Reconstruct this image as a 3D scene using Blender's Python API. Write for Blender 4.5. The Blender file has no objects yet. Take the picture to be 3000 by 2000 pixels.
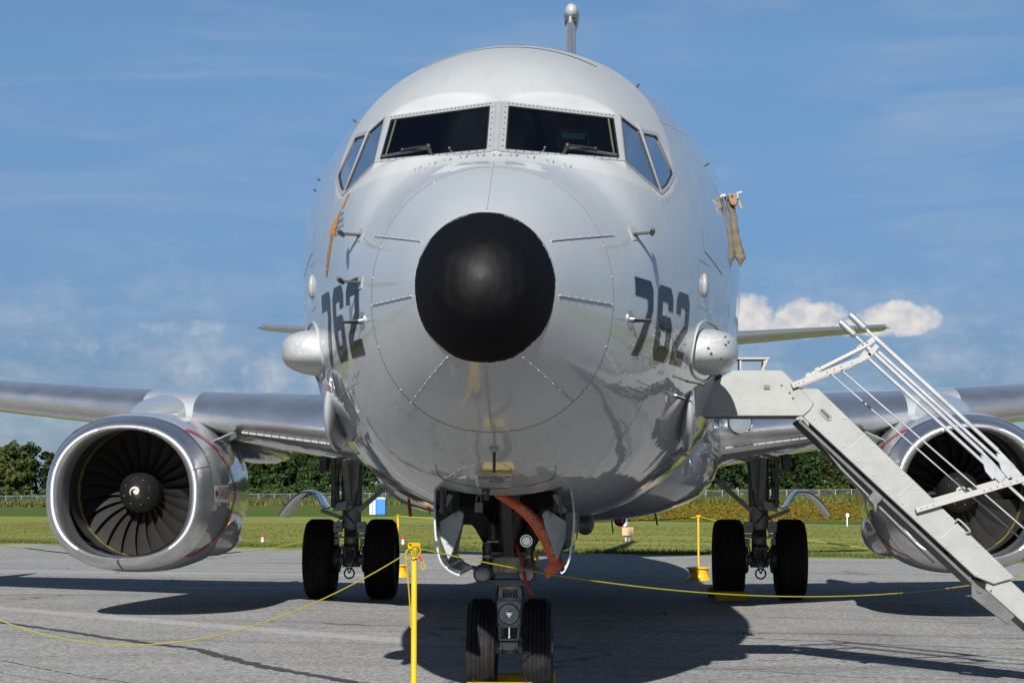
import bpy, bmesh, math, random
import numpy as np
from mathutils import Vector, Matrix

random.seed(7)
rng = np.random.default_rng(11)
R = math.radians
scene = bpy.context.scene
COL = scene.collection

# ------------------------------------------------------------------ camera
cd = bpy.data.cameras.new('camera')
cd.sensor_width = 36.0
cd.lens = 78.72
cd.clip_end = 9000
cam = bpy.data.objects.new('camera', cd)
COL.objects.link(cam)
cam.location = (0.6351, -11.9396, 1.3834)
cam.rotation_euler = (R(90 + 4.035), 0, R(2.239))
scene.camera = cam

# ------------------------------------------------------------------ sky, sun, exposure
SUN_EL, SUN_AZ = 29.5, 4.4          # sun stands behind the camera, a little to its left
scene.view_settings.view_transform = 'Standard'
scene.view_settings.look = 'None'
scene.view_settings.gamma = 1
scene.view_settings.use_curve_mapping = False
scene.view_settings.exposure = 1.05

world = bpy.data.worlds.new('World')
scene.world = world
world.use_nodes = True
wt = world.node_tree
wt.nodes.clear()


class NG:
    """small helper for building shader math"""
    def __init__(s, tree): s.t = tree
    def node(s, typ, **kw):
        n = s.t.nodes.new(typ)
        for k, v in kw.items(): setattr(n, k, v)
        return n
    def link(s, a, b): s.t.links.new(a, b)
    def _set(s, sock, v):
        if isinstance(v, (int, float)): sock.default_value = v
        elif isinstance(v, (tuple, list)): sock.default_value = v
        else: s.link(v, sock)
    def m(s, op, a, b=None, c=None, clamp=False):
        n = s.node('ShaderNodeMath', operation=op, use_clamp=clamp)
        for i, v in enumerate((a, b, c)):
            if v is not None: s._set(n.inputs[i], v)
        return n.outputs[0]
    def noise(s, vec, scale, detail=3, rough=.55, dist=0.0):
        n = s.node('ShaderNodeTexNoise')
        n.inputs['Scale'].default_value = scale
        n.inputs['Detail'].default_value = detail
        n.inputs['Roughness'].default_value = rough
        n.inputs['Distortion'].default_value = dist
        if vec is not None: s.link(vec, n.inputs['Vector'])
        return n.outputs['Fac']
    def mapping(s, vec, scale=(1, 1, 1), rot=(0, 0, 0), loc=(0, 0, 0)):
        n = s.node('ShaderNodeMapping')
        n.inputs['Scale'].default_value = scale
        n.inputs['Rotation'].default_value = rot
        n.inputs['Location'].default_value = loc
        s.link(vec, n.inputs['Vector'])
        return n.outputs[0]
    def ramp(s, fac, stops):
        n = s.node('ShaderNodeValToRGB')
        el = n.color_ramp.elements
        while len(el) < len(stops): el.new(.5)
        for e, (p, c) in zip(el, stops):
            e.position = p
            e.color = (c[0], c[1], c[2], 1) if isinstance(c, (tuple, list)) else (c, c, c, 1)
        s.link(fac, n.inputs[0])
        return n.outputs[0]
    def mix(s, fac, a, b, blend='MIX'):
        n = s.node('ShaderNodeMix', data_type='RGBA', blend_type=blend)
        s._set(n.inputs[0], fac)
        for i, v in ((6, a), (7, b)):
            if isinstance(v, (tuple, list)): n.inputs[i].default_value = (v[0], v[1], v[2], 1)
            else: s.link(v, n.inputs[i])
        return n.outputs[2]
    def smooth(s, v, lo, hi):
        n = s.node('ShaderNodeMapRange', interpolation_type='SMOOTHSTEP')
        s.link(v, n.inputs[0])
        n.inputs[1].default_value = lo; n.inputs[2].default_value = hi
        return n.outputs[0]


g = NG(wt)
sky = g.node('ShaderNodeTexSky', sky_type='NISHITA')
sky.sun_disc = False
sky.sun_elevation = R(SUN_EL)
sky.sun_rotation = R(180 + SUN_AZ)
sky.altitude = 100
sky.air_density = .85
sky.dust_density = 0.1
sky.ozone_density = 3.0
tc = g.node('ShaderNodeTexCoord')
dirv = tc.outputs['Generated']
sp = g.node('ShaderNodeSeparateXYZ'); g.link(dirv, sp.inputs[0])
X, Y, Z = sp.outputs
az = g.m('ARCTAN2', X, Y)
el = g.m('ARCSINE', Z)
cv = g.node('ShaderNodeCombineXYZ'); g.link(az, cv.inputs[0]); g.link(el, cv.inputs[1])
ang = cv.outputs[0]
# high thin streaks
zc_ = g.m('ADD', g.m('MAXIMUM', Z, 0.0), 0.08)
pv = g.node('ShaderNodeCombineXYZ')
g.link(g.m('DIVIDE', X, zc_), pv.inputs[0]); g.link(g.m('DIVIDE', Y, zc_), pv.inputs[1])
st1 = g.noise(g.mapping(ang, (5, 30, 1), (0, 0, R(7))), 1.6, 6, .6, .7)
st2 = g.noise(g.mapping(ang, (9, 24, 1), (0, 0, R(-6))), .8, 3, .5, .3)
cirrus = g.m('MULTIPLY', g.smooth(st1, .36, .78), g.smooth(st2, .28, .68))
cirrus = g.m('MULTIPLY', cirrus, g.smooth(el, -.02, .10))
# low heaped clouds: a thin scatter all round the horizon, and the banks the photograph shows
puff = g.noise(ang, 85, 7, .58, .25)
band = g.noise(g.mapping(ang, (1, 2.4, 1)), 11, 3, .5)


def blob(a0, e0, ra, re):
    u = g.m('POWER', g.m('DIVIDE', g.m('SUBTRACT', az, R(a0)), R(ra)), 2.0)
    v = g.m('POWER', g.m('DIVIDE', g.m('SUBTRACT', el, R(e0)), R(re)), 2.0)
    return g.m('MAXIMUM', g.m('SUBTRACT', 1.0, g.m('ADD', u, v)), 0.0)


def cluster(lst):
    o = None
    for b in lst:
        k = blob(*b)
        o = k if o is None else g.m('MAXIMUM', o, k)
    return o


right_bank = cluster([(3.6, 4.45, 1.2, .95), (5.3, 4.45, 1.25, .75), (7.6, 4.5, 1.2, .62), (2.2, 4.6, 1.4, .9), (-.5, 4.3, 2.2, .6), (6.4, 4.3, 2.4, .32)])
right_bank = g.m('MULTIPLY', right_bank, g.smooth(el, R(3.95), R(4.35)))
left_bank = cluster([(-10.3, 3.3, .75, .95), (-8.4, 3.2, 1.2, .85), (-7.0, 3.3, 1.5, 1.2), (-9.4, 2.5, 2.2, .5), (-14, 2.1, .8, .35), (-10.6, 4.35, 1.6, .28)])
dens_r = g.smooth(g.m('ADD', right_bank, g.m('MULTIPLY', g.m('SUBTRACT', puff, .5), 1.7)), .06, .62)
dens_r = g.m('MULTIPLY', dens_r, g.smooth(right_bank, .02, .2))
dens_l = g.smooth(g.m('ADD', g.m('MULTIPLY', left_bank, .6), g.m('MULTIPLY', g.m('SUBTRACT', puff, .5), 1.8)), .0, .95)
dens_l = g.m('MULTIPLY', g.m('MULTIPLY', dens_l, .42), g.smooth(left_bank, .0, .6))
lowband = g.m('MULTIPLY', g.smooth(el, .0, .035), g.m('SUBTRACT', 1.0, g.smooth(el, .06, .13)))
scat = g.m('MULTIPLY', g.smooth(g.m('ADD', band, g.m('MULTIPLY', g.m('SUBTRACT', puff, .5), .8)), .58, .85), lowband)
scat = g.m('MULTIPLY', scat, .28)
soft = g.m('MULTIPLY', g.m('MULTIPLY', g.smooth(g.noise(g.mapping(ang, (1, 2.2, 1)), 24, 5, .6), .36, .72), lowband), .30)
cum = g.m('MAXIMUM', g.m('MAXIMUM', dens_r, dens_l), g.m('MAXIMUM', scat, soft))
# a photograph's sky: a touch less saturated than the clear-air model
# summer air: the whole ring of sky over the horizon is veiled and evenly blue
veil = g.ramp(g.m('DIVIDE', el, R(90)), [(0, (.255, .317, .462)), (.037, (.284, .352, .492)), (.073, (.405, .493, .615)), (.128, (.585, .690, .755)), (.28, (.74, .76, .76)), (1, (.77, .77, .77))])
hazed = g.mix(1.0, sky.outputs[0], veil, 'MULTIPLY')
shade = g.noise(ang, 120, 4, .5)
ccol = g.mix(g.smooth(shade, .35, .65), (5.5, 5.55, 6.0), (7.5, 7.25, 7.1))
c1 = g.mix(g.m('MULTIPLY', cirrus, .40), hazed, (3.9, 4.65, 5.7))
c2 = g.mix(cum, c1, ccol)
bg = g.node('ShaderNodeBackground'); bg.inputs[1].default_value = 0.050
g.link(c2, bg.inputs[0])
wo = g.node('ShaderNodeOutputWorld'); g.link(bg.outputs[0], wo.inputs[0])

sl = bpy.data.lights.new('sun', 'SUN')
sl.energy = 4.5
sl.angle = R(0.53)
sl.color = (1.0, .972, .93)
sun = bpy.data.objects.new('sun', sl)
COL.objects.link(sun)
sdir = Vector((-math.sin(R(SUN_AZ)) * math.cos(R(SUN_EL)), -math.cos(R(SUN_AZ)) * math.cos(R(SUN_EL)), math.sin(R(SUN_EL))))
sun.rotation_euler = sdir.to_track_quat('Z', 'Y').to_euler()
sun.location = sdir * 60


# ------------------------------------------------------------------ materials
ALB = .74          # overall level of the surface colours, against the exposure set above


def material(name, base=(.5, .5, .5), rough=.5, metal=0., coat=0., coat_rough=.04, spec=.5,
             var=None, var_col=None, bump=None, rough_var=None, stretch=(1, 1, 1), emit=None, trans=0., alpha=1.):
    """var=(scale, amount): mottling towards var_col; bump=(scale, strength, distance)"""
    if metal < .4:
        base = tuple(c * ALB for c in base); var_col = tuple(c * ALB for c in var_col) if var_col else None
    m = bpy.data.materials.new(name)
    m.use_nodes = True
    t = m.node_tree
    n = NG(t)
    b = t.nodes['Principled BSDF']
    b.inputs['Base Color'].default_value = (*base, 1)
    b.inputs['Roughness'].default_value = rough
    b.inputs['Metallic'].default_value = metal
    b.inputs['Coat Weight'].default_value = coat
    b.inputs['Coat Roughness'].default_value = coat_rough
    b.inputs['Specular IOR Level'].default_value = spec
    b.inputs['Transmission Weight'].default_value = trans
    b.inputs['Alpha'].default_value = alpha
    co = n.mapping(n.node('ShaderNodeTexCoord').outputs['Object'], stretch)
    if var:
        f = n.noise(co, var[0], 5, .6)
        k = n.smooth(f, .36, .66)
        n.link(n.mix(n.m('MULTIPLY', k, var[1]), base, var_col or tuple(c * .5 for c in base)), b.inputs['Base Color'])
    if rough_var:
        f = n.noise(co, rough_var[0], 4, .6)
        n.link(n.m('ADD', n.m('MULTIPLY', n.m('SUBTRACT', f, .5), rough_var[1]), rough, clamp=True), b.inputs['Roughness'])
    if bump:
        bp = n.node('ShaderNodeBump')
        bp.inputs['Strength'].default_value = bump[1]
        bp.inputs['Distance'].default_value = bump[2]
        n.link(n.noise(co, bump[0], 3, .5), bp.inputs['Height'])
        n.link(bp.outputs[0], b.inputs['Normal'])
        n.link(bp.outputs[0], b.inputs['Coat Normal'])
    return m


def two_sided(m):
    """the inside of the skin is lined in near black"""
    n = NG(m.node_tree); out = m.node_tree.nodes['Material Output']; b = m.node_tree.nodes['Principled BSDF']
    d = n.node('ShaderNodeBsdfDiffuse'); d.inputs[0].default_value = (.012, .013, .015, 1)
    mx = n.node('ShaderNodeMixShader'); n.link(n.node('ShaderNodeNewGeometry').outputs['Backfacing'], mx.inputs[0])
    n.link(b.outputs[0], mx.inputs[1]); n.link(d.outputs[0], mx.inputs[2]); n.link(mx.outputs[0], out.inputs[0])


M = {}
M['paint'] = material('grey_gloss_paint', (.39, .412, .428), .48, 0, 1.0, .03, .45, var=(1.3, .22), var_col=(.355, .37, .38), bump=(2.2, .10, .06))
M['skin'] = material('fuselage_paint', (.28, .292, .30), .5, 0, 1.0, .03, .28, bump=(2.2, .10, .06))


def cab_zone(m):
    """slightly paler, less glossy zone over the cab crown, with a sharp edge"""
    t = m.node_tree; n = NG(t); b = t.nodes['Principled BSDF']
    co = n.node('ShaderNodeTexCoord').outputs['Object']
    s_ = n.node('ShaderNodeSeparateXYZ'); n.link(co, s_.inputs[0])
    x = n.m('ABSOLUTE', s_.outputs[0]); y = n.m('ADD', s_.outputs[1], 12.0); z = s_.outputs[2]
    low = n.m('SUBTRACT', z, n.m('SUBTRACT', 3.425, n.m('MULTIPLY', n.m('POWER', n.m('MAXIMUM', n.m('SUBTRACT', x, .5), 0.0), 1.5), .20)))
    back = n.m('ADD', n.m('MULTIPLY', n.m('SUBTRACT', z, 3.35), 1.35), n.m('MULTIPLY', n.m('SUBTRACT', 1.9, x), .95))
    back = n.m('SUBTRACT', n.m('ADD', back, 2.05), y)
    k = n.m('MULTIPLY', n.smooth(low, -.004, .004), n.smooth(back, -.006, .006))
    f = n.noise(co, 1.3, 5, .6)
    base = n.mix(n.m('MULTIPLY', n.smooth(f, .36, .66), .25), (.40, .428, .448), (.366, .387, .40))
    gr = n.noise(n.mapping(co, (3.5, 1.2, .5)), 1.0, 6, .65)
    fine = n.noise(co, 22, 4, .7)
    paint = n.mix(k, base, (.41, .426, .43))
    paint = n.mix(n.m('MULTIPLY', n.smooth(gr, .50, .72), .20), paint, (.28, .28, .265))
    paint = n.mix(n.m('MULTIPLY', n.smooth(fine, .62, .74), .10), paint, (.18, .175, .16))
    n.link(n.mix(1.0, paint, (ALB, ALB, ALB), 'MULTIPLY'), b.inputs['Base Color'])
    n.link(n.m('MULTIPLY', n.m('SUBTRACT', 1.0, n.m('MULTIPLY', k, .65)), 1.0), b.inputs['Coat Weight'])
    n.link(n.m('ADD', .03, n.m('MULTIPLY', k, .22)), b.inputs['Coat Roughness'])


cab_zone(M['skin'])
two_sided(M['skin'])
M['radome'] = material('radome_paint', (.40, .428, .45), .5, 0, 1.0, .10, .28, var=(1.7, .25), var_col=(.366, .385, .397), bump=(3.0, .06, .04))
M['cap'] = material('black_erosion_boot', (.004, .004, .005), .5, 0, 0, .1, .10)


def cap_wear(m):
    """scuffed, duller zone in the middle of the boot, with a ragged border and streaks"""
    t = m.node_tree; n = NG(t); b = t.nodes['Principled BSDF']
    co = n.node('ShaderNodeTexCoord').outputs['Object']
    p = n.mapping(co, (1, 1, 1), (0, 0, 0), (0, 12, -2.58)); s_ = n.node('ShaderNodeSeparateXYZ'); n.link(p, s_.inputs[0])
    r = n.m('SQRT', n.m('ADD', n.m('POWER', n.m('MULTIPLY', s_.outputs[0], .9), 2.0), n.m('POWER', s_.outputs[2], 2.0)))
    e = n.noise(p, 14, 5, .65); st = n.noise(n.mapping(p, (16, 16, 2.6)), 1.0, 4, .6)
    k = n.m('SUBTRACT', 1.0, n.smooth(n.m('ADD', r, n.m('MULTIPLY', n.m('SUBTRACT', e, .5), .16)), .10, .25))
    n.link(n.m('ADD', .035, n.m('MULTIPLY', k, n.m('ADD', .10, n.m('MULTIPLY', st, .12)))), b.inputs['Specular IOR Level'])
    n.link(n.mix(n.m('MULTIPLY', k, n.smooth(st, .4, .7)), (.004, .004, .005), (.009, .0083, .0078)), b.inputs['Base Color'])
    n.link(n.m('ADD', .46, n.m('MULTIPLY', k, .10)), b.inputs['Roughness'])
    bp = n.node('ShaderNodeBump'); bp.inputs['Strength'].default_value = .03; bp.inputs['Distance'].default_value = .003
    n.link(n.noise(p, 90, 4, .7), bp.inputs['Height']); n.link(bp.outputs[0], b.inputs['Normal'])


cap_wear(M['cap'])
M['cap_edge'] = material('bare_boot_edge', (.40, .31, .17), .6, 0, 0, .1, .4, var=(14, 1.0), var_col=(.02, .02, .02))
M['numeral'] = material('dark_grey_numeral_paint', (.007, .009, .014), .5, 0, .4, .03, .06, bump=(2.2, .10, .06))
M['seam'] = material('seam_sealant', (.37, .385, .395), .6, 0, 0)
M['dark_seam'] = material('dark_panel_gap', (.05, .052, .055), .6)
M['light_line'] = material('pale_line_paint', (.40, .41, .415), .45)
M['frame'] = material('window_frame_paint', (.30, .31, .32), .5, 0, .25, .2, .4, var=(9, .3), var_col=(.24, .25, .26))
M['bolt'] = material('dark_bolt', (.03, .03, .035), .5, .3)
M['gasket'] = material('black_window_seal', (.012, .012, .013), .55)
M['steel'] = material('brushed_aluminium', (.62, .63, .64), .27, 1., 0, .1, .5, var=(2.5, .35), var_col=(.42, .43, .45), rough_var=(3, .22), bump=(7, .05, .01))
M['lip'] = material('polished_inlet_lip', (.70, .71, .73), .38, 1., 0, .1, .5, var=(5, .55), var_col=(.46, .46, .48), rough_var=(5, .22), bump=(9, .05, .008), stretch=(1, 1, 1))
M['slat'] = material('bare_metal_leading_edge', (.80, .81, .82), .38, 1., 0, .1, .5, var=(2.2, .3), var_col=(.58, .59, .61), rough_var=(3, .10))
M['tail_edge'] = material('tail_leading_edge', (.60, .61, .63), .5, 1., 0, .1, .5, var=(3.0, .3), var_col=(.48, .49, .5))
M['chrome'] = material('chromed_piston', (.75, .76, .78), .1, 1.)
M['dark_metal'] = material('gear_grey_metal', (.15, .155, .16), .45, .35, 0, .1, .5, var=(7, .6), var_col=(.05, .05, .05))
M['gear_paint'] = material('gear_grey_paint', (.38, .40, .41), .45, 0, .2, .2, .5, var=(6, .5), var_col=(.22, .22, .215))
M['black_part'] = material('black_fitting', (.022, .022, .024), .5)
M['hose'] = material('black_hose', (.015, .015, .015), .55)
M['tan_box'] = material('dirty_tan_housing', (.40, .385, .27), .6, 0, 0, .1, .4, var=(16, .7), var_col=(.10, .10, .08), stretch=(3, 1, .6))
M['tyre'] = material('tyre_rubber', (.010, .010, .011), .82, 0, 0, .1, .2, var=(11, .9), var_col=(.022, .020, .018), bump=(60, .25, .004))
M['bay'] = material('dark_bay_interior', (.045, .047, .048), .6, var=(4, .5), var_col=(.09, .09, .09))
M['duct'] = material('inlet_duct_liner', (.03, .031, .032), .45, 0, .2, .2, .4, var=(3, .5), var_col=(.045, .045, .045))
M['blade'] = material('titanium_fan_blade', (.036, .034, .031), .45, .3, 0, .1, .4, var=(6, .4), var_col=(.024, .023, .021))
M['spinner'] = material('black_spinner', (.007, .007, .007), .45, 0, .1, .2, .4, var=(40, .3), var_col=(.03, .03, .03))
M['rub_strip'] = material('tan_fan_rub_strip', (.33, .25, .09), .55, var=(9, .6), var_col=(.16, .12, .05))
M['white_mark'] = material('cream_marking', (.46, .43, .36), .5)
M['red_mark'] = material('dark_red_marking', (.46, .014, .035), .4, 0, .6, .06)
M['label_white'] = material('white_label', (1.0, .98, .93), .5)
M['amber_mark'] = material('amber_marking', (.55, .24, .02), .5, 0, .2, .1, .2)
M['black_text'] = material('black_lettering', (.02, .02, .022), .5)
M['grey_text'] = material('grey_lettering', (.10, .105, .11), .5)
M['orange_text'] = material('brown_lettering', (.30, .12, .02), .5)
M['chock_reflection'] = material('painted_chock_reflection', (.42, .33, .05), .5, var=(12, .5), var_col=(.26, .24, .15))  # mirror image of the yellow wheel chock, put in as colour
M['pod'] = material('worn_silver_pod', (.44, .45, .46), .40, .25, .3, .2, .5, var=(38, .7), var_col=(.60, .61, .62), bump=(30, .12, .005))
M['pod_chip'] = material('chipped_dark_spot', (.03, .03, .03), .7)
M['lens'] = material('clear_lamp_glass', (.26, .30, .32), .10, .6, 0, .1, .6, bump=(60, .3, .006))
M['lamp_core'] = material('lamp_bulb_cap', (.8, .82, .85), .06, 1.)
M['burnt'] = material('browned_reflector', (.80, .74, .66), .28, .9, var=(16, .8), var_col=(.16, .09, .05), stretch=(1, 1, .7))
M['red_lamp'] = material('red_beacon_glass', (.20, .005, .01), .12, 0, .8, .05)
M['stair'] = material('off_white_stair_paint', (.30, .308, .293), .42, 0, .3, .15, .4, var=(8.0, .42), var_col=(.225, .228, .205))
M['stair_dark'] = material('dark_stair_steel', (.11, .11, .11), .6, .2, var=(7, .5), var_col=(.05, .045, .04))  # dark steel of the treads, landing, soffit and fold hinge
M['rail'] = material('satin_aluminium_rail', (.25, .26, .27), .40, .5, 0, .1, .5, var=(8, .3), var_col=(.45, .46, .47))
M['strut_white'] = material('white_strut_paint', (.35, .347, .333), .4, 0, .3, .15, .4, var=(14, .35), var_col=(.44, .41, .34))
M['yellow'] = material('yellow_safety_paint', (.75, .44, .008), .42, 0, .3, .15, .5, var=(6, .35), var_col=(.62, .33, .01))
M['yellow_dull'] = material('worn_yellow_wood', (.60, .42, .02), .7, 0, 0, .1, .3, var=(9, .55), var_col=(.28, .20, .04), stretch=(.6, 3, 3))
M['rope'] = material('yellow_twisted_rope', (.36, .32, .018), .6, 0, 0, .1, .3, var=(160, .55), var_col=(.27, .24, .015))
M['red_tape'] = material('red_whipping_tape', (.65, .015, .02), .4)
M['streamer'] = material('orange_red_ribbon', (1.0, .20, .08), .6, 0, 0, .1, .3, var=(7, .35), var_col=(.85, .12, .05))
M['streamer_red'] = material('red_ribbon', (.34, .016, .016), .6)
M['ribbon_text'] = material('pale_ribbon_text', (.80, .62, .52), .6)
M['canvas'] = material('brown_canvas', (.15, .125, .09), .85, 0, 0, .1, .2, var=(16, .8), var_col=(.10, .08, .055), bump=(40, .5, .01))
M['canvas_tan'] = material('tan_canvas', (.24, .17, .105), .8, 0, 0, .1, .2, var=(14, .6), var_col=(.20, .12, .07))
M['toilet_blue'] = material('blue_moulded_plastic', (.02, .19, .55), .4)
M['toilet_white'] = material('white_moulded_plastic', (.72, .74, .76), .5)
M['galv'] = material('galvanised_steel', (.42, .43, .44), .45, .6)
M['orange_plastic'] = material('orange_barrel_plastic', (.75, .12, .015), .5)
M['box_tan'] = material('tan_light_housing', (.52, .33, .17), .55)
M['jar'] = material('frosted_lamp_jar', (.62, .66, .70), .15, .3, .5, .05)
M['bark'] = material('bark', (.085, .065, .045), .9, var=(6, .6), var_col=(.04, .03, .022))
M['cockpit'] = material('cockpit_lining', (.010, .011, .014), .7)
M['cockpit_grey'] = material('cockpit_grey_trim', (.05, .055, .055), .6)
M['cockpit_green'] = material('green_trim', (.06, .09, .05), .5)


def glass(name, tint, refl=1.0, rough=.02):
    m = bpy.data.materials.new(name); m.use_nodes = True
    t = m.node_tree; n = NG(t); t.nodes.clear()
    fr = n.node('ShaderNodeFresnel'); fr.inputs[0].default_value = 1.52
    tr = n.node('ShaderNodeBsdfTransparent'); tr.inputs[0].default_value = (*tint, 1)
    gl = n.node('ShaderNodeBsdfGlossy'); gl.inputs['Roughness'].default_value = rough
    gl.inputs['Color'].default_value = (refl, refl, refl, 1)
    mx = n.node('ShaderNodeMixShader')
    n.link(n.m('MULTIPLY', fr.outputs[0], n.m('SUBTRACT', 1.0, n.node('ShaderNodeNewGeometry').outputs['Backfacing'])), mx.inputs[0]); n.link(tr.outputs[0], mx.inputs[1]); n.link(gl.outputs[0], mx.inputs[2])
    o = n.node('ShaderNodeOutputMaterial'); n.link(mx.outputs[0], o.inputs[0])
    return m


M['windshield'] = glass('tinted_windshield', (.42, .45, .50), .7)
M['side_glass'] = glass('gold_coated_side_glass', (.12, .15, .20), 1.0)
M['hud_glass'] = glass('green_combiner_glass', (.25, .75, .45), 1.0)
t_ = M['side_glass'].node_tree
for n_ in t_.nodes:
    if n_.bl_idname == 'ShaderNodeFresnel':
        for l_ in list(n_.outputs[0].links): so_ = l_.to_socket; t_.links.remove(l_); so_.default_value = .90


# ------------------------------------------------------------------ mesh helpers
WL = {}          # world location of each thing / part origin


class MB:
    def __init__(s): s.v = []; s.f = []; s.mi = []
    def add(s, verts, faces, mi=0):
        o = len(s.v)
        s.v.extend([tuple(map(float, p)) for p in verts])
        s.f.extend([tuple(i + o for i in f) for f in faces])
        s.mi.extend([mi] * len(faces))
        return s
    def box(s, c, d, rot=None, mi=0):
        x, y, z = d[0] / 2, d[1] / 2, d[2] / 2
        P = [Vector(p) for p in ((-x, -y, -z), (x, -y, -z), (x, y, -z), (-x, y, -z), (-x, -y, z), (x, -y, z), (x, y, z), (-x, y, z))]
        if rot is not None: P = [rot @ p for p in P]
        c = Vector(c)
        return s.add([p + c for p in P], [(0, 3, 2, 1), (4, 5, 6, 7), (0, 1, 5, 4), (1, 2, 6, 5), (2, 3, 7, 6), (3, 0, 4, 7)], mi)
    def beam(s, a, b, w, h, up=(0, 0, 1), mi=0):
        """box from a to b: w across, h along 'up'"""
        a, b = Vector(a), Vector(b); d = (b - a); L = d.length; d.normalize()
        u = Vector(up); u = (u - d * u.dot(d)).normalized(); r = d.cross(u)
        return s.box((a + b) / 2, (L, w, h), Matrix((d, r, u)).transposed() @ Matrix(((1, 0, 0), (0, 1, 0), (0, 0, 1))), mi)
    def cyl(s, a, b, r0, r1=None, n=16, cap=True, mi=0):
        if r1 is None: r1 = r0
        a, b = Vector(a), Vector(b); d = (b - a).normalized()
        u = d.orthogonal().normalized(); w = d.cross(u)
        P = []
        for c, r in ((a, r0), (b, r1)):
            for k in range(n):
                t = 2 * math.pi * k / n
                P.append(c + (u * math.cos(t) + w * math.sin(t)) * r)
        F = [(k, (k + 1) % n, n + (k + 1) % n, n + k) for k in range(n)]
        if cap: F += [tuple(range(n))[::-1], tuple(range(n, 2 * n))]
        return s.add(P, F, mi)
    def tube(s, pts, r, n=8, closed=False, mi=0, cap=True):
        pts = [Vector(p) for p in pts]; m = len(pts)
        rs = r if isinstance(r, (list, tuple)) else [r] * m
        T = []
        for i in range(m):
            a = pts[(i - 1) % m] if (closed or i > 0) else pts[i]
            b = pts[(i + 1) % m] if (closed or i < m - 1) else pts[i]
            T.append((b - a).normalized())
        u = T[0].orthogonal().normalized(); P = []
        for i in range(m):
            u = (u - T[i] * u.dot(T[i])).normalized(); w = T[i].cross(u)
            for k in range(n):
                t = 2 * math.pi * k / n
                P.append(pts[i] + (u * math.cos(t) + w * math.sin(t)) * rs[i])
        F = []
        for i in range(m if closed else m - 1):
            j = (i + 1) % m
            for k in range(n):
                F.append((i * n + k, i * n + (k + 1) % n, j * n + (k + 1) % n, j * n + k))
        if not closed and cap: F += [tuple(range(n))[::-1], tuple(range((m - 1) * n, m * n))]
        return s.add(P, F, mi)
    def lathe(s, prof, o, axis, n=48, mi=0, closed=False):
        """prof: list of (radius, height along axis)"""
        o = Vector(o); d = Vector(axis).normalized(); u = d.orthogonal().normalized(); w = d.cross(u)
        P = []
        for r, h in prof:
            for k in range(n):
                t = 2 * math.pi * k / n
                P.append(o + d * h + (u * math.cos(t) + w * math.sin(t)) * r)
        F = []; m = len(prof)
        for i in range(m if closed else m - 1):
            j = (i + 1) % m
            for k in range(n):
                F.append((i * n + k, i * n + (k + 1) % n, j * n + (k + 1) % n, j * n + k))
        return s.add(P, F, mi)
    def grid(s, rows, close=False, mi=0, caps=False):
        nr, nc = len(rows), len(rows[0]); P = [p for r in rows for p in r]; F = []
        for i in range(nr - 1):
            for k in range(nc if close else nc - 1):
                F.append((i * nc + k, i * nc + (k + 1) % nc, (i + 1) * nc + (k + 1) % nc, (i + 1) * nc + k))
        if caps: F += [tuple(range(nc))[::-1], tuple(range((nr - 1) * nc, nr * nc))]
        return s.add(P, F, mi)
    def slab(s, poly, dirv, mi=0):
        """planar polygon extruded along dirv"""
        n = len(poly); d = Vector(dirv); P = [Vector(p) for p in poly]; P += [p + d for p in P]
        F = [tuple(range(n))[::-1], tuple(range(n, 2 * n))] + [(i, (i + 1) % n, n + (i + 1) % n, n + i) for i in range(n)]
        return s.add(P, F, mi)
    def ball(s, c, r, n=20, m=12, e=1.0, mi=0):
        """(super)ellipsoid"""
        rx, ry, rz = r if isinstance(r, (tuple, list)) else (r, r, r); rows = []
        sg = lambda q: math.copysign(abs(q) ** e, q)
        for i in range(m + 1):
            a = -math.pi / 2 + math.pi * i / m; ca = max(math.cos(a), 1e-4)
            rows.append([(c[0] + rx * sg(ca) * sg(math.cos(2 * math.pi * k / n)), c[1] + ry * sg(ca) * sg(math.sin(2 * math.pi * k / n)), c[2] + rz * sg(math.sin(a))) for k in range(n)])
        return s.grid(rows, True, mi)


def build(name, mb, mats, parent=None, smooth=38, bevel=0, kind=None, local=False, merge=False):
    """one mesh object out of an MB given in world coordinates"""
    off = Vector((0, 0, 0)) if (local or parent is None) else WL[parent]
    me = bpy.data.meshes.new(name)
    V = np.array(mb.v, dtype=np.float64) - np.array(off)
    me.from_pydata(V.tolist(), [], mb.f)
    if not isinstance(mats, (list, tuple)): mats = [mats]
    for m in mats: me.materials.append(m)
    if len(mats) > 1: me.polygons.foreach_set('material_index', mb.mi)
    bm = bmesh.new(); bm.from_mesh(me)
    if merge: bmesh.ops.remove_doubles(bm, verts=bm.verts, dist=1e-5)
    bmesh.ops.recalc_face_normals(bm, faces=bm.faces)
    if bevel:
        ed = [e for e in bm.edges if len(e.link_faces) == 2 and e.calc_face_angle(0) > R(40)]
        bmesh.ops.bevel(bm, geom=ed, offset=bevel, segments=1, affect='EDGES', clamp_overlap=True)
    bm.to_mesh(me); bm.free()
    if smooth:
        me.shade_smooth()
        me.set_sharp_from_angle(angle=R(smooth))
    o = bpy.data.objects.new(name, me); COL.objects.link(o)
    if parent is not None: o.parent = parent
    WL[o] = off if not local else Vector((0, 0, 0))
    if kind: o['kind'] = kind
    return o


def thing(name, label, cat, loc=(0, 0, 0), rz=0, group=None):
    o = bpy.data.objects.new(name, None); COL.objects.link(o)
    o.empty_display_size = .3
    o.location = loc; o.rotation_euler = (0, 0, rz)
    o['label'] = label; o['category'] = cat
    if group: o['group'] = group
    WL[o] = Vector(loc)
    return o


def tag(o, label, cat, group=None):
    o['label'] = label; o['category'] = cat
    if group: o['group'] = group
    return o


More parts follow.
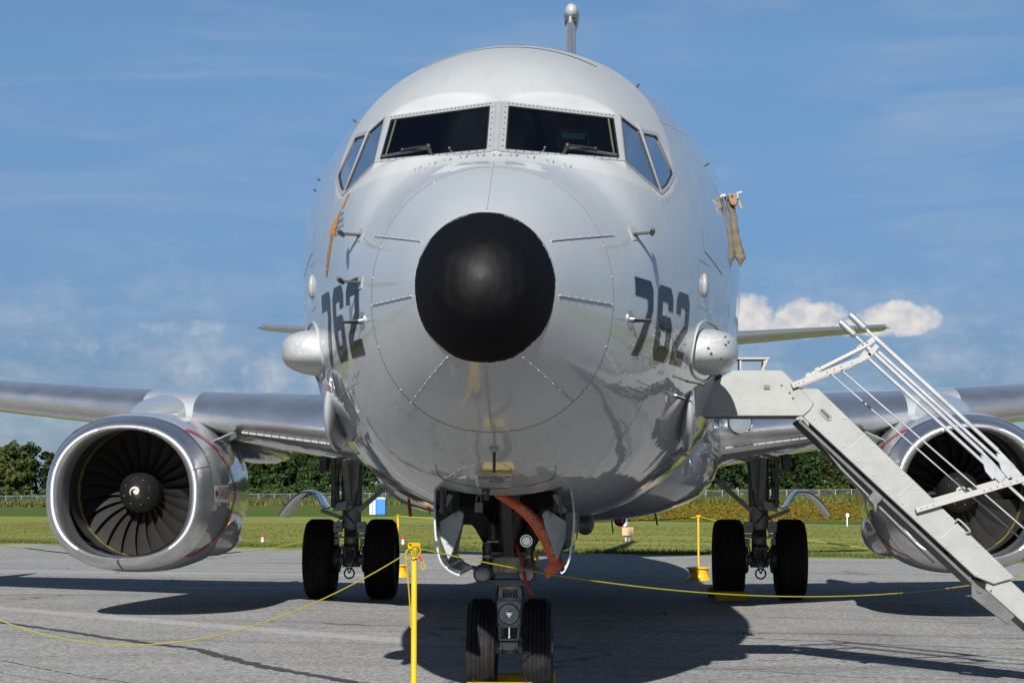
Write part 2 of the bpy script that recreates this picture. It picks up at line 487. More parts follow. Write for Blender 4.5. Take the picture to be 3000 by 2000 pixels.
def copy_tree(o, parent=None):
    c = o.copy(); COL.objects.link(c)
    if parent is not None: c.parent = parent
    for ch in [k for k in o.children]: copy_tree(ch, c)
    return c


def child_copy(o, parent, mat_local):
    c = o.copy(); COL.objects.link(c); c.parent = parent; c.matrix_local = mat_local
    return c


def text_polys(body, size=1.0, spacing=1.0):
    """flat triangles of a line of lettering, x to the right, y up, centred"""
    cu = bpy.data.curves.new('lettering', 'FONT')
    cu.body = body; cu.size = size; cu.align_x = 'CENTER'; cu.align_y = 'CENTER'; cu.space_character = spacing
    cu.resolution_u = 3
    o = bpy.data.objects.new('lettering', cu); COL.objects.link(o)
    dg = bpy.context.evaluated_depsgraph_get()
    me = bpy.data.meshes.new_from_object(o.evaluated_get(dg))
    V = [tuple(v.co) for v in me.vertices]; F = [tuple(p.vertices) for p in me.polygons]
    bpy.data.objects.remove(o); bpy.data.curves.remove(cu); bpy.data.meshes.remove(me)
    return V, F


def map_text(mb, body, size, fn, spacing=1.0, mi=0):
    V, F = text_polys(body, size, spacing)
    mb.add([fn(x, y) for x, y, z in V], F, mi)


def dense(polys, step):
    """2D polygons -> fine triangle mesh so that it can hug a curved surface"""
    bm = bmesh.new()
    for p in polys: bm.faces.new([bm.verts.new((q[0], q[1], 0)) for q in p])
    bmesh.ops.triangulate(bm, faces=bm.faces)
    for _ in range(7):
        ed = [e for e in bm.edges if e.calc_length() > step]
        if not ed: break
        bmesh.ops.subdivide_edges(bm, edges=ed, cuts=1)
        bmesh.ops.triangulate(bm, faces=bm.faces)
    bm.verts.index_update()
    V = [(v.co.x, v.co.y) for v in bm.verts]; F = [tuple(v.index for v in f.verts) for f in bm.faces]
    bm.free()
    return V, F


def lerp(a, b, t): return a + (b - a) * t
def curve(pts, n):
    """Catmull-Rom through 3D points"""
    P = [Vector(p) for p in pts]; P = [P[0] * 2 - P[1]] + P + [P[-1] * 2 - P[-2]]; out = []
    for i in range(1, len(P) - 2):
        for k in range(n):
            t = k / n; a, b, c, d = P[i - 1:i + 3]
            out.append(.5 * ((2 * b) + (c - a) * t + (2 * a - 5 * b + 4 * c - d) * t * t + (3 * b - a - 3 * c + d) * t ** 3))
    out.append(P[-2]); return out
# ------------------------------------------------------------------ ground, field, treeline
def apron_edge(x): return 46.2 - .693 * x          # the asphalt stops here, grass beyond


def sstep(v, a, b):
    t = np.clip((v - a) / (b - a), 0, 1); return t * t * (3 - 2 * t)


def terrain(x, y):
    x = np.asarray(x, float); y = np.asarray(y, float)
    far = .35 + np.clip((x + 80) / 130, -.3, 1.5) * 1.0
    dip = -.62 * sstep(y, 75, 230)
    z = dip + (far + .62) * sstep(y, 285, 425) + .9 * sstep(y, 425, 700)
    z = np.where(y < apron_edge(x) - 2, -.06, z + .015)
    return z


def field_material():
    m = bpy.data.materials.new('grass_field'); m.use_nodes = True
    t = m.node_tree; n = NG(t); b = t.nodes['Principled BSDF']
    b.inputs['Roughness'].default_value = .9; b.inputs['Specular IOR Level'].default_value = .12
    co = n.node('ShaderNodeTexCoord').outputs['Object']
    s = n.node('ShaderNodeSeparateXYZ'); n.link(co, s.inputs[0]); x, y, z = s.outputs
    wob = n.noise(n.mapping(co, (.03, .03, 1)), 1.0, 4, .6)
    # mown strip: straw and green bands running along the apron
    d = n.m('ADD', y, n.m('MULTIPLY', x, .693))           # distance beyond the edge
    dv = n.node('ShaderNodeCombineXYZ'); n.link(n.m('MULTIPLY', d, .30), dv.inputs[0]); n.link(n.m('MULTIPLY', n.m('SUBTRACT', x, n.m('MULTIPLY', y, .693)), .018), dv.inputs[1])
    band = n.noise(dv.outputs[0], 1.0, 5, .65)
    fine = n.noise(n.mapping(co, (1.6, .45, 1)), 2.2, 6, .8)
    straw = n.mix(n.smooth(n.m('ADD', n.m('MULTIPLY', band, .65), n.m('MULTIPLY', fine, .35)), .38, .62), (.145, .215, .028), (.35, .32, .095))
    straw = n.mix(n.m('MULTIPLY', n.smooth(fine, .55, .75), .5), straw, (.13, .18, .032))
    rough_grass = n.mix(n.smooth(fine, .35, .7), (.055, .105, .014), (.115, .165, .03))
    gold = n.mix(n.smooth(n.noise(n.mapping(co, (.5, .15, 1)), 1.3, 5, .8), .40, .60), (.11, .15, .022), (.38, .28, .02))
    # the boundaries between the strips wander a little
    yw = n.m('ADD', y, n.m('MULTIPLY', n.m('SUBTRACT', wob, .5), 26))
    mown_end = n.m('SUBTRACT', 196, n.m('MULTIPLY', x, 4.6))
    mown_end = n.m('MAXIMUM', n.m('MINIMUM', mown_end, 250), 112)
    k1 = n.smooth(n.m('SUBTRACT', yw, mown_end), -4, 4)
    clump = n.noise(n.mapping(co, (.35, .12, 1)), 1.0, 5, .7)
    straw = n.mix(n.m('MULTIPLY', n.smooth(clump, .50, .68), .55), straw, (.10, .165, .022))
    c = n.mix(k1, straw, rough_grass)
    gold_k = n.m('MULTIPLY', n.smooth(yw, 172, 205), n.smooth(n.m('ADD', x, n.m('MULTIPLY', n.m('SUBTRACT', wob, .5), 20)), -4, 14))
    c = n.mix(gold_k, c, gold)
    weeds = n.mix(n.smooth(fine, .4, .65), (.07, .10, .02), (.15, .14, .04))
    c = n.mix(n.m('MULTIPLY', n.smooth(yw, 330, 372), n.smooth(n.m('MULTIPLY', x, -1), 2, 14)), c, weeds)
    n.link(n.mix(1.0, c, (ALB, ALB, ALB), 'MULTIPLY'), b.inputs['Base Color'])
    bp = n.node('ShaderNodeBump'); bp.inputs['Strength'].default_value = .8; bp.inputs['Distance'].default_value = .15
    n.link(fine, bp.inputs['Height']); n.link(bp.outputs[0], b.inputs['Normal'])
    return m


M['field'] = field_material()
ys = np.concatenate([[-4000, -1500, -500, -200, -100], np.arange(-60, 120, 2.0), np.arange(120, 480, 6.0), [500, 550, 620, 700, 900, 1400, 2500, 5000]])
xs_ = np.concatenate([[-5000, -2000, -900, -500], np.arange(-300, -60, 12.), np.arange(-60, 60, 2.0), np.arange(60, 260, 12.), [300, 500, 900, 2000, 5000]])
mb = MB()
Zt = terrain(*np.meshgrid(xs_, ys))
mb.grid([[(xs_[i], ys[j], Zt[j, i]) for i in range(len(xs_))] for j in range(len(ys))])
fieldo = build('grass_field', mb, M['field'], kind='structure')


def asphalt_material():
    m = bpy.data.materials.new('worn_asphalt'); m.use_nodes = True
    t = m.node_tree; n = NG(t); b = t.nodes['Principled BSDF']
    b.inputs['Roughness'].default_value = .82; b.inputs['Specular IOR Level'].default_value = .3
    co = n.node('ShaderNodeTexCoord').outputs['Object']
    s = n.node('ShaderNodeSeparateXYZ'); n.link(co, s.inputs[0]); x, y, z = s.outputs
    vs = n.node('ShaderNodeTexVoronoi', feature='F1'); vs.inputs['Scale'].default_value = 36; n.link(co, vs.inputs['Vector'])
    sc_ = n.node('ShaderNodeSeparateColor'); n.link(vs.outputs['Color'], sc_.inputs[0])
    grit = n.noise(co, 30, 4, .8)
    grit2 = n.noise(co, 9, 4, .7)
    patch = n.noise(n.mapping(co, (.22, .5, 1)), 1.0, 5, .6)
    stone = n.m('ADD', n.m('MULTIPLY', sc_.outputs[0], .62), n.m('MULTIPLY', n.smooth(grit, .3, .7), .38))
    c = n.ramp(stone, [(.05, (.05, .048, .045)), (.28, (.20, .196, .187)), (.60, (.325, .318, .303)), (.95, (.60, .585, .555))])
    c = n.mix(n.m('MULTIPLY', n.smooth(grit2, .40, .66), .25), c, (.33, .324, .315))
    c = n.mix(n.m('MULTIPLY', n.smooth(patch, .40, .72), .38), c, (.165, .165, .163))
    # pale scrape lines drawn out along the pavement, strongest on the far left
    a = R(-6)
    u = n.m('ADD', n.m('MULTIPLY', x, math.cos(a)), n.m('MULTIPLY', y, math.sin(a)))
    v = n.m('ADD', n.m('MULTIPLY', x, -math.sin(a)), n.m('MULTIPLY', y, math.cos(a)))
    uv = n.node('ShaderNodeCombineXYZ'); n.link(n.m('MULTIPLY', u, .05), uv.inputs[0]); n.link(n.m('MULTIPLY', v, 2.4), uv.inputs[1])
    scr = n.noise(uv.outputs[0], 1.0, 5, .7)
    area = n.noise(n.mapping(co, (.09, .13, 1), (0, 0, 0), (3.1, 1.7, 0)), 1.0, 3, .5)
    k = n.m('MULTIPLY', n.smooth(scr, .54, .68), n.smooth(area, .42, .62))
    k = n.m('MULTIPLY', k, n.m('ADD', .38, n.m('MULTIPLY', n.smooth(y, 12, 22), .5)))
    c = n.mix(k, c, (.47, .462, .448))
    # darker wheel and drip stains
    uv2 = n.node('ShaderNodeCombineXYZ'); n.link(n.m('MULTIPLY', u, .12), uv2.inputs[0]); n.link(n.m('MULTIPLY', v, .7), uv2.inputs[1])
    st = n.noise(n.mapping(uv2.outputs[0], (1, 1, 1), (0, 0, R(24)), (9, 2, 0)), 1.0, 4, .55)
    c = n.mix(n.m('MULTIPLY', n.smooth(st, .56, .72), .42), c, (.13, .13, .13))
    # ghost of an old painted line running across in front of the left engine, broken up by wear
    def line(x0, y0, x1, y1, w, amt, seed):
        L = math.hypot(x1 - x0, y1 - y0); dx, dy = (x1 - x0) / L, (y1 - y0) / L
        a_ = n.m('ADD', n.m('MULTIPLY', n.m('SUBTRACT', x, x0), dx), n.m('MULTIPLY', n.m('SUBTRACT', y, y0), dy))
        d_ = n.m('ABSOLUTE', n.m('SUBTRACT', n.m('MULTIPLY', n.m('SUBTRACT', y, y0), dx), n.m('MULTIPLY', n.m('SUBTRACT', x, x0), dy)))
        wn_ = n.noise(n.mapping(co, (1.2, 3.2, 1), (0, 0, 0), (seed, 0, 0)), 1.0, 5, .75)
        k_ = n.m('SUBTRACT', 1.0, n.smooth(n.m('ADD', d_, n.m('MULTIPLY', n.m('SUBTRACT', wn_, .5), w * 1.6)), w * .35, w * .6))
        k_ = n.m('MULTIPLY', k_, n.m('MULTIPLY', n.smooth(a_, -.6, .6), n.m('SUBTRACT', 1.0, n.smooth(a_, L - .8, L + .8))))
        return n.m('MULTIPLY', n.m('MULTIPLY', k_, amt), n.smooth(wn_, .32, .55))
    c = n.mix(line(-7.3, 16.9, -1.0, 9.8, .5, .55, 3), c, (.50, .49, .475))
    c = n.mix(line(-16, 33, -3, 29, .7, .5, 9), c, (.50, .49, .475))
    c = n.mix(line(4.2, 16.2, 7.5, 5.0, 1.1, .35, 5), c, (.12, .12, .12))
    c = n.mix(line(3.2, 12.4, 3.8, 5.0, .9, .30, 7), c, (.12, .12, .118))
    blot = n.noise(n.mapping(co, (1, 1, 1), (0, 0, 0), (5, 8, 0)), .9, 5, .65)
    c = n.mix(n.m('MULTIPLY', n.smooth(blot, .62, .74), .35), c, (.10, .10, .10))
    # hairline cracks
    vo = n.node('ShaderNodeTexVoronoi', feature='DISTANCE_TO_EDGE'); vo.inputs['Scale'].default_value = 1.0
    wv = n.node('ShaderNodeVectorMath', operation='ADD')
    wn = n.node('ShaderNodeTexNoise'); wn.inputs['Scale'].default_value = 1.3; wn.inputs['Detail'].default_value = 5
    n.link(co, wn.inputs['Vector'])
    n.link(n.mapping(co, (.10, .33, 1), (0, 0, R(4))), wv.inputs[0])
    n.link(n.mapping(wn.outputs['Color'], (.16, .16, 0)), wv.inputs[1]); n.link(wv.outputs[0], vo.inputs['Vector'])
    crk = n.m('SUBTRACT', 1.0, n.smooth(vo.outputs['Distance'], .0, .006))
    c = n.mix(n.m('MULTIPLY', crk, .75), c, (.03, .03, .03))
    n.link(n.mix(1.0, c, (ALB, ALB, ALB), 'MULTIPLY'), b.inputs['Base Color'])
    bp = n.node('ShaderNodeBump'); bp.inputs['Strength'].default_value = .55; bp.inputs['Distance'].default_value = .012
    n.link(sc_.outputs[0], bp.inputs['Height']); n.link(bp.outputs[0], b.inputs['Normal'])
    return m


M['asphalt'] = asphalt_material()
M['tar'] = material('black_tar_seal', (.045, .045, .047), .6, var=(7, .4), var_col=(.075, .075, .075))
M['crack'] = material('open_crack', (.028, .028, .028), .9)
mb = MB()
ex = np.linspace(-160, 62, 150)
edge = [(x, apron_edge(x) + .18 * math.sin(x * 2.3) * math.sin(x * .71) + rng.normal(0, .05), 0) for x in ex]
rows = [[(x, lerp(-140, e[1], t), 0) for x, e in zip(ex, edge)] for t in (0, .55, .8, 1)]
mb.grid(rows)
apron = build('asphalt_apron', mb, M['asphalt'], kind='structure')


def ribbon(mb, pts, w, z, jag=.3, seed=1, step=.12, wv=.35):
    r = np.random.default_rng(seed)
    P = []
    for (a, b) in zip(pts[:-1], pts[1:]):
        L = math.hypot(b[0] - a[0], b[1] - a[1]); n = max(2, int(L / step))
        for i in range(n): P.append((lerp(a[0], b[0], i / n), lerp(a[1], b[1], i / n)))
    P.append(pts[-1]); V = []; wob = 0
    for i, p in enumerate(P):
        q = P[min(i + 1, len(P) - 1)]; o = P[max(i - 1, 0)]
        d = Vector((q[0] - o[0], q[1] - o[1])); d.normalize(); nx, ny = -d.y, d.x
        wob = wob * .85 + r.normal(0, w * wv)
        l, k = w / 2 * (1 + r.normal(0, jag)), w / 2 * (1 + r.normal(0, jag))
        V += [(p[0] + nx * (wob + abs(l)), p[1] + ny * (wob + abs(l)), z), (p[0] + nx * (wob - abs(k)), p[1] + ny * (wob - abs(k)), z)]
    mb.add(V, [(2 * i, 2 * i + 1, 2 * i + 3, 2 * i + 2) for i in range(len(P) - 1)])


mb = MB()
ribbon(mb, [(-16, 19.5), (-9.6, 15.6), (-6.16, 13.33), (-4.24, 10.45), (-3.11, 8.86), (-2.18, 6.72), (-1.2, 5.07), (.6, 2.4)], .12, .004, .30, 3, .06, .07)
build('tar_seal_line', mb, M['tar'], apron, smooth=0)
cr = [([(-8, 18.2), (-5.2, 16.9), (-2.5, 16.0), (-1.6, 15.9)], .03), ([(1.6, 15.6), (3.4, 14.2), (5.2, 13.4), (8.5, 12.6)], .028),
      ([(1.9, 10.9), (3.3, 9.8), (4.3, 9.2), (6.5, 8.6)], .03), ([(1.2, 7.7), (2.1, 7.6), (2.8, 8.0), (3.6, 7.7)], .02), ([(1.9, 6.4), (2.6, 5.8), (3.4, 5.5)], .022),
      ([(.5, 12.4), (1.8, 11.7), (3.0, 11.4), (5.0, 10.7)], .035), ([(2.4, 8.4), (3.4, 7.4), (4.6, 7.2), (6.2, 7.0)], .022),
      ([(-18, 30), (-10, 28.6), (-5, 27.2), (-1, 27.4)], .05), ([(3.0, 22.6), (5.4, 21.6), (9, 20.5), (14, 20)], .045), ([(3.5, 27), (6.2, 26.0), (11, 25.1)], .05),
      ([(-20, 36), (-11, 33), (-4, 33.6)], .05), ([(-4.5, 7.3), (-3.4, 5.6), (-2.4, 4.4)], .016), ([(-.4, 9.2), (.7, 8.8), (1.6, 9.0)], .02), ([(-.2, 6.9), (.9, 6.5), (2.0, 6.6)], .018),
      ([(4.4, 31), (7, 29.5), (12, 28)], .05), ([(-5.6, 24.0), (-2.2, 23.2), (1.6, 23.4)], .04)]
mb = MB()
for i, (p, w) in enumerate(cr): ribbon(mb, p, w * .8, .0035, .55, 20 + i, .10)
build('pavement_crack', mb, M['crack'], apron, smooth=0, kind='stuff')

# grass along the ragged apron edge and over the near part of the field
def leaf_material(name, cols, rough=.7, trans=.25):
    m = bpy.data.materials.new(name); m.use_nodes = True
    t = m.node_tree; n = NG(t); b = t.nodes['Principled BSDF']
    b.inputs['Roughness'].default_value = rough; b.inputs['Specular IOR Level'].default_value = .2
    oi = n.node('ShaderNodeObjectInfo')
    gi = n.node('ShaderNodeNewGeometry')
    base = n.ramp(gi.outputs['Random Per Island'], [(i / (len(cols) - 1), tuple(q * ALB for q in c)) for i, c in enumerate(cols)])
    h = n.node('ShaderNodeHueSaturation')
    n.link(base, h.inputs['Color'])
    n.link(n.m('ADD', .475, n.m('MULTIPLY', oi.outputs['Random'], .05)), h.inputs['Hue'])
    n.link(n.m('ADD', .65, n.m('MULTIPLY', oi.outputs['Random'], .7)), h.inputs['Value'])
    n.link(h.outputs[0], b.inputs['Base Color'])
    if trans:
        tl = n.node('ShaderNodeBsdfTranslucent'); n.link(h.outputs[0], tl.inputs[0])
        mx = n.node('ShaderNodeMixShader'); mx.inputs[0].default_value = trans
        n.link(b.outputs[0], mx.inputs[1]); n.link(tl.outputs[0], mx.inputs[2])
        n.link(mx.outputs[0], t.nodes['Material Output'].inputs[0])
    return m


M['blade_grass'] = leaf_material('grass_blade', [(.06, .12, .014), (.10, .17, .022), (.17, .20, .04), (.32, .28, .11)])
M['straw_blade'] = leaf_material('straw_blade', [(.13, .19, .026), (.18, .235, .04), (.27, .28, .07), (.40, .36, .14)])
M['edge_blade'] = leaf_material('edge_grass_blade', [(.045, .08, .012), (.07, .105, .016), (.10, .125, .024), (.17, .16, .05)])
M['gold_plant'] = leaf_material('yellow_flower_mass', [(.08, .13, .02), (.15, .17, .02), (.34, .26, .02), (.42, .32, .03)])
M['weed'] = leaf_material('tall_weed', [(.05, .08, .018), (.08, .11, .025), (.12, .12, .035), (.19, .16, .03)])


def scatter_blades(name, x, y, h, w, mat, lean=.5, parent=None, z0=None):
    """one triangle per blade"""
    n = len(x); a = rng.uniform(0, 2 * np.pi, n); z = terrain(x, y) if z0 is None else z0
    dx, dy = np.cos(a) * w / 2, np.sin(a) * w / 2
    lx, ly = rng.normal(0, lean, n) * h, rng.normal(0, lean, n) * h
    V = np.empty((n, 3, 3))
    V[:, 0] = np.stack([x - dx, y - dy, z - .01], -1); V[:, 1] = np.stack([x + dx, y + dy, z - .01], -1); V[:, 2] = np.stack([x + lx, y + ly, z + h], -1)
    me = bpy.data.meshes.new(name)
    me.vertices.add(n * 3); me.vertices.foreach_set('co', V.reshape(-1))
    me.loops.add(n * 3); me.loops.foreach_set('vertex_index', np.arange(n * 3, dtype=np.int32))
    me.polygons.add(n); me.polygons.foreach_set('loop_start', np.arange(0, n * 3, 3, dtype=np.int32))
    me.polygons.foreach_set('loop_total', np.full(n, 3, dtype=np.int32))
    me.update(); me.validate()
    me.materials.append(mat)
    o = bpy.data.objects.new(name, me); COL.objects.link(o); o['kind'] = 'stuff'
    return o


n = 26000
x = rng.uniform(-30, 32, n); e = apron_edge(x); y = e + np.abs(rng.normal(0, 1.1, n)) - .12 + .2 * np.sin(x * 2.3)
scatter_blades('edge_grass', x, y, rng.uniform(.04, .15, n), .03, M['edge_blade'])
n = 110000
x = rng.uniform(-40, 34, n); d = rng.uniform(.1, 1, n) ** 1.2 * 75; y = apron_edge(x) + d
k = np.sin(x * .33 + y * .5) * .3 + np.sin(d * 1.9 + .4 * np.sin(x * .2)) * .5 + rng.normal(0, .5, n) > -.1
scatter_blades('mown_grass', x[k], y[k], rng.uniform(.008, .022, k.sum()), .14, M['straw_blade'], 4.0)
n = 60000
x = rng.uniform(-4, 90, n); y = rng.uniform(195, 410, n); k = x > 2 + 8 * np.sin(y * .05)
scatter_blades('yellow_flower_field', x[k], y[k], rng.uniform(.06, .18, k.sum()), .55, M['gold_plant'], 1.4)
n = 30000
x = rng.uniform(-120, 70, n); y = rng.uniform(385, 413, n); k = (x < 0) | (rng.random(n) < .4)
scatter_blades('fence_weeds', x[k], y[k], rng.uniform(.5, 1.4, k.sum()), .4, M['weed'], .4)

# sprigs growing out of the pavement cracks
xs2, ys2 = [], []
for cx, cy in [(2.2, 11.3), (3.1, 25.0), (1.4, 15.2), (5.6, 22.3), (-3.2, 27.6), (-6.6, 26.0), (-1.4, 21.8), (4.2, 20.4), (-.8, 24.3), (7.4, 26.6), (-8.4, 30.2), (2.9, 18.4)]:
    xs2 += list(cx + rng.normal(0, .07, 14)); ys2 += list(cy + rng.normal(0, .04, 14))
xs2, ys2 = np.array(xs2), np.array(ys2)
scatter_blades('crack_sprigs', xs2, ys2, rng.uniform(.02, .07, len(xs2)), .012, M['blade_grass'], .5, z0=np.zeros(len(xs2)))

# ------------------------------------------------------------------ trees and shrubs
M['leaf_dark'] = leaf_material('dark_foliage', [(.009, .024, .006), (.016, .038, .009), (.026, .052, .011), (.042, .072, .016)])
M['leaf_mid'] = leaf_material('mid_foliage', [(.014, .036, .008), (.026, .056, .011), (.042, .076, .015), (.068, .10, .022)])
M['leaf_olive'] = leaf_material('olive_foliage', [(.026, .05, .014), (.042, .072, .02), (.062, .092, .028), (.09, .115, .04)])
M['leaf_yellow'] = leaf_material('yellowing_foliage', [(.03, .052, .009), (.05, .07, .012), (.075, .092, .015), (.10, .11, .022)])


def crown_mesh(name, seed, h, rx, zlo, n_clump, per, leaf, mat, cone=False):
    r = np.random.default_rng(seed)
    C = []
    while len(C) < n_clump:
        p = r.uniform(-1, 1, 3)
        if np.linalg.norm(p) > 1 or np.linalg.norm(p) < .35: continue
        zz = (p[2] + 1) / 2
        rad = (1 - zz) * .95 + .08 if cone else 1.0
        bump = 1 + .28 * math.sin(3 * math.atan2(p[1], p[0]) + seed + 4 * zz)
        C.append((p[0] * rx * rad * bump, p[1] * rx * rad * bump, zlo + zz * (h - zlo), r.uniform(.5, 1.25)))
    V = []
    for cx, cy, cz, s in C:
        cr_ = rx * .27 * s
        q = r.normal(0, 1, (per, 3)); q /= np.linalg.norm(q, axis=1)[:, None]
        q *= cr_ * r.uniform(.5, 1.0, (per, 1)); q[:, 2] *= .75
        P = q + (cx, cy, cz)
        t = r.normal(0, 1, (per, 3)) + q / cr_ * .8; t /= np.linalg.norm(t, axis=1)[:, None]
        a = np.cross(t, r.normal(0, 1, (per, 3))); a /= np.linalg.norm(a, axis=1)[:, None]; b = np.cross(t, a)
        L = leaf * r.uniform(.6, 1.3, (per, 1))
        V.append(np.stack([P - a * L - b * L * .6, P + a * L - b * L * .5, P + a * L * .8 + b * L * .6, P - a * L * .7 + b * L * .7], 1))
    V = np.concatenate(V).reshape(-1, 3); V[:, 2] = np.maximum(V[:, 2], .05); n = len(V) // 4
    me = bpy.data.meshes.new(name)
    me.vertices.add(n * 4); me.vertices.foreach_set('co', V.reshape(-1))
    me.loops.add(n * 4); me.loops.foreach_set('vertex_index', np.arange(n * 4, dtype=np.int32))
    me.polygons.add(n); me.polygons.foreach_set('loop_start', np.arange(0, n * 4, 4, dtype=np.int32))
    me.polygons.foreach_set('loop_total', np.full(n, 4, dtype=np.int32))
    me.update(); me.validate(); me.materials.append(mat)
    return me, C


def trunk_mesh(h, C, r0):
    mb = MB(); top = h * .82
    mb.tube([(0, 0, -.3), (.1, .05, top * .4), (-.08, .1, top * .75), (.05, 0, top)], [r0, r0 * .75, r0 * .45, r0 * .12], 7)
    for c in C[:9]:
        z = lerp(top * .35, top * .8, random.random())
        mb.tube([(0, 0, z), (c[0] * .5, c[1] * .5, lerp(z, c[2], .6)), (c[0], c[1], c[2])], [r0 * .35, r0 * .2, r0 * .06], 5)
    o = build('trunk', mb, M['bark'], local=True)
    me = o.data; bpy.data.objects.remove(o); return me


KINDS = []
for i, (h, rx, zlo, nc, per, leaf, mat, cone, lab) in enumerate([
        (14, 4.6, 2.2, 70, 34, .36, 'leaf_dark', False, 'tall dark green broadleaf tree'),
        (13, 5.2, 2.0, 76, 34, .36, 'leaf_mid', False, 'rounded mid green broadleaf tree'),
        (15, 3.9, 2.4, 66, 34, .34, 'leaf_dark', False, 'narrow dark green broadleaf tree'),
        (14, 3.6, 1.2, 70, 32, .32, 'leaf_dark', True, 'dark pointed evergreen tree'),
        (12, 4.4, 2.2, 64, 34, .34, 'leaf_yellow', False, 'yellowish green poplar like tree'),
        (13, 5.0, 1.8, 80, 32, .36, 'leaf_mid', False, 'broad leafy green tree')]):
    cm, C = crown_mesh('crown', 40 + i, h, rx, zlo, nc, per, leaf, M[mat], cone)
    KINDS.append((cm, trunk_mesh(h, C, .22), lab, h))
SHRUBS = []
for i, (h, rx, nc, per, leaf, mat, lab) in enumerate([
        (4.2, 3.2, 34, 34, .26, 'leaf_olive', 'pale olive green shrub'), (3.4, 3.0, 30, 34, .26, 'leaf_mid', 'bright green leafy shrub'),
        (4.8, 2.8, 34, 34, .26, 'leaf_olive', 'tall olive green bush'), (2.8, 2.6, 26, 34, .24, 'leaf_yellow', 'low yellow green bush')]):
    cm, C = crown_mesh('foliage', 80 + i, h, rx, .1, nc, per, leaf, M[mat])
    SHRUBS.append((cm, trunk_mesh(h * .8, C, .09), lab, h))


def zone(x, y):
    """where a far plant stands, told by what it is seen beside from the apron"""
    u = (x - .635) / (y + 11.94)
    if u < -.248: return 'left of the left engine'
    if u < -.159: return 'behind the left engine'
    if u < -.132: return 'between left engine and left wheels'
    if u < -.089: return 'behind the left wheels'
    if u < .049: return 'behind the fuselage'
    if u < .091: return 'behind the right wheels'
    if u < .115: return 'between right wheels and right engine'
    return 'behind the stairs and right engine'


def plant(kinds, k, x, y, s, sq, name, pn, group, place):
    cm, tm, lab, h = kinds[k]
    t = thing(name, lab + ' ' + place + zone(x, y), 'tree' if name == 'tree' else 'shrub', (x, y, float(terrain(x, y)) - .1), random.uniform(0, 6.28), group)
    t.scale = (s * sq, s * sq, s)
    for nm, me in ((pn, cm), ('trunk' if name == 'tree' else 'stem', tm)):
        o = bpy.data.objects.new(nm, me); COL.objects.link(o); o.parent = t


tr = random.Random(5)
TREES = []
x = -160.
while x < 125:
    x += tr.uniform(3.6, 6.2); TREES.append((x, tr.uniform(452, 485), tr.choice([0, 1, 2, 3, 5, 0, 1, 5]), tr.uniform(.68, .98)))
x = -165.
while x < 130:
    x += tr.uniform(4.5, 8); TREES.append((x, tr.uniform(500, 560), tr.choice([0, 2, 1, 5, 3]), tr.uniform(.92, 1.16)))
for x, y, k, s in [(-121, 447, 4, 1.12), (84.6, 300, 4, 1.1), (88, 306, 1, 1.0), (36.5, 440, 3, .95), (43, 436, 3, .88), (50, 441, 3, .8)]: TREES.append((x, y, k, s))
for x, y, k, s in TREES:
    plant(KINDS, k, x, y, s, tr.uniform(.9, 1.25), 'tree', 'crown', 'trees of the far tree line', 'far off ')
x = -150.
while x < 105:
    x += tr.uniform(2.6, 4.6); y = tr.uniform(424, 444)
    plant(SHRUBS, tr.choice([0, 1, 2, 0, 3, 1]), x, y, tr.uniform(.75, 1.25), tr.uniform(.9, 1.4), 'shrub', 'foliage', 'shrubs in front of the far trees', 'by the fence ')

# plants that still share a description are told apart by their order from the left
ORD = ['first', 'second', 'third', 'fourth', 'fifth', 'sixth', 'seventh', 'eighth', 'ninth', 'tenth', 'eleventh', 'twelfth']
same = {}
for o in list(COL.objects):
    if o.get('category') in ('tree', 'shrub'): same.setdefault(o['label'], []).append(o)
for lab, L in same.items():
    if len(L) > 1:
        for o, w in zip(sorted(L, key=lambda q: (q.location.x - .635) / (q.location.y + 11.94)), ORD): o['label'] = lab + ', ' + w + ' from left'

# a wood on the far side of the field behind the photographer (only its mirror image shows on the paint)
cm, C = crown_mesh('distant_wood', 99, 13, 5.0, .3, 50, 26, .8, M['leaf_dark'])
P0 = np.zeros(len(cm.vertices) * 3); cm.vertices.foreach_get('co', P0); P0 = P0.reshape(-1, 3); allv = []
for k in range(70):
    a = R(188 + k * 164 / 69 * 1.0); d = 300 + 40 * math.sin(k * 1.7)
    s = .8 + .35 * rng.random()
    allv.append(P0 * (s * 1.5, s * 1.5, s) + (math.cos(a) * d, math.sin(a) * d - 12, -.1))
V = np.concatenate(allv); n = len(V) // 4
me = bpy.data.meshes.new('distant_wood')
me.vertices.add(n * 4); me.vertices.foreach_set('co', V.reshape(-1))
me.loops.add(n * 4); me.loops.foreach_set('vertex_index', np.arange(n * 4, dtype=np.int32))
me.polygons.add(n); me.polygons.foreach_set('loop_start', np.arange(0, n * 4, 4, dtype=np.int32)); me.polygons.foreach_set('loop_total', np.full(n, 4, dtype=np.int32))
me.update(); me.validate(); me.materials.append(M['leaf_dark'])
o = bpy.data.objects.new('distant_wood', me); COL.objects.link(o); o['kind'] = 'stuff'
bpy.data.meshes.remove(cm)

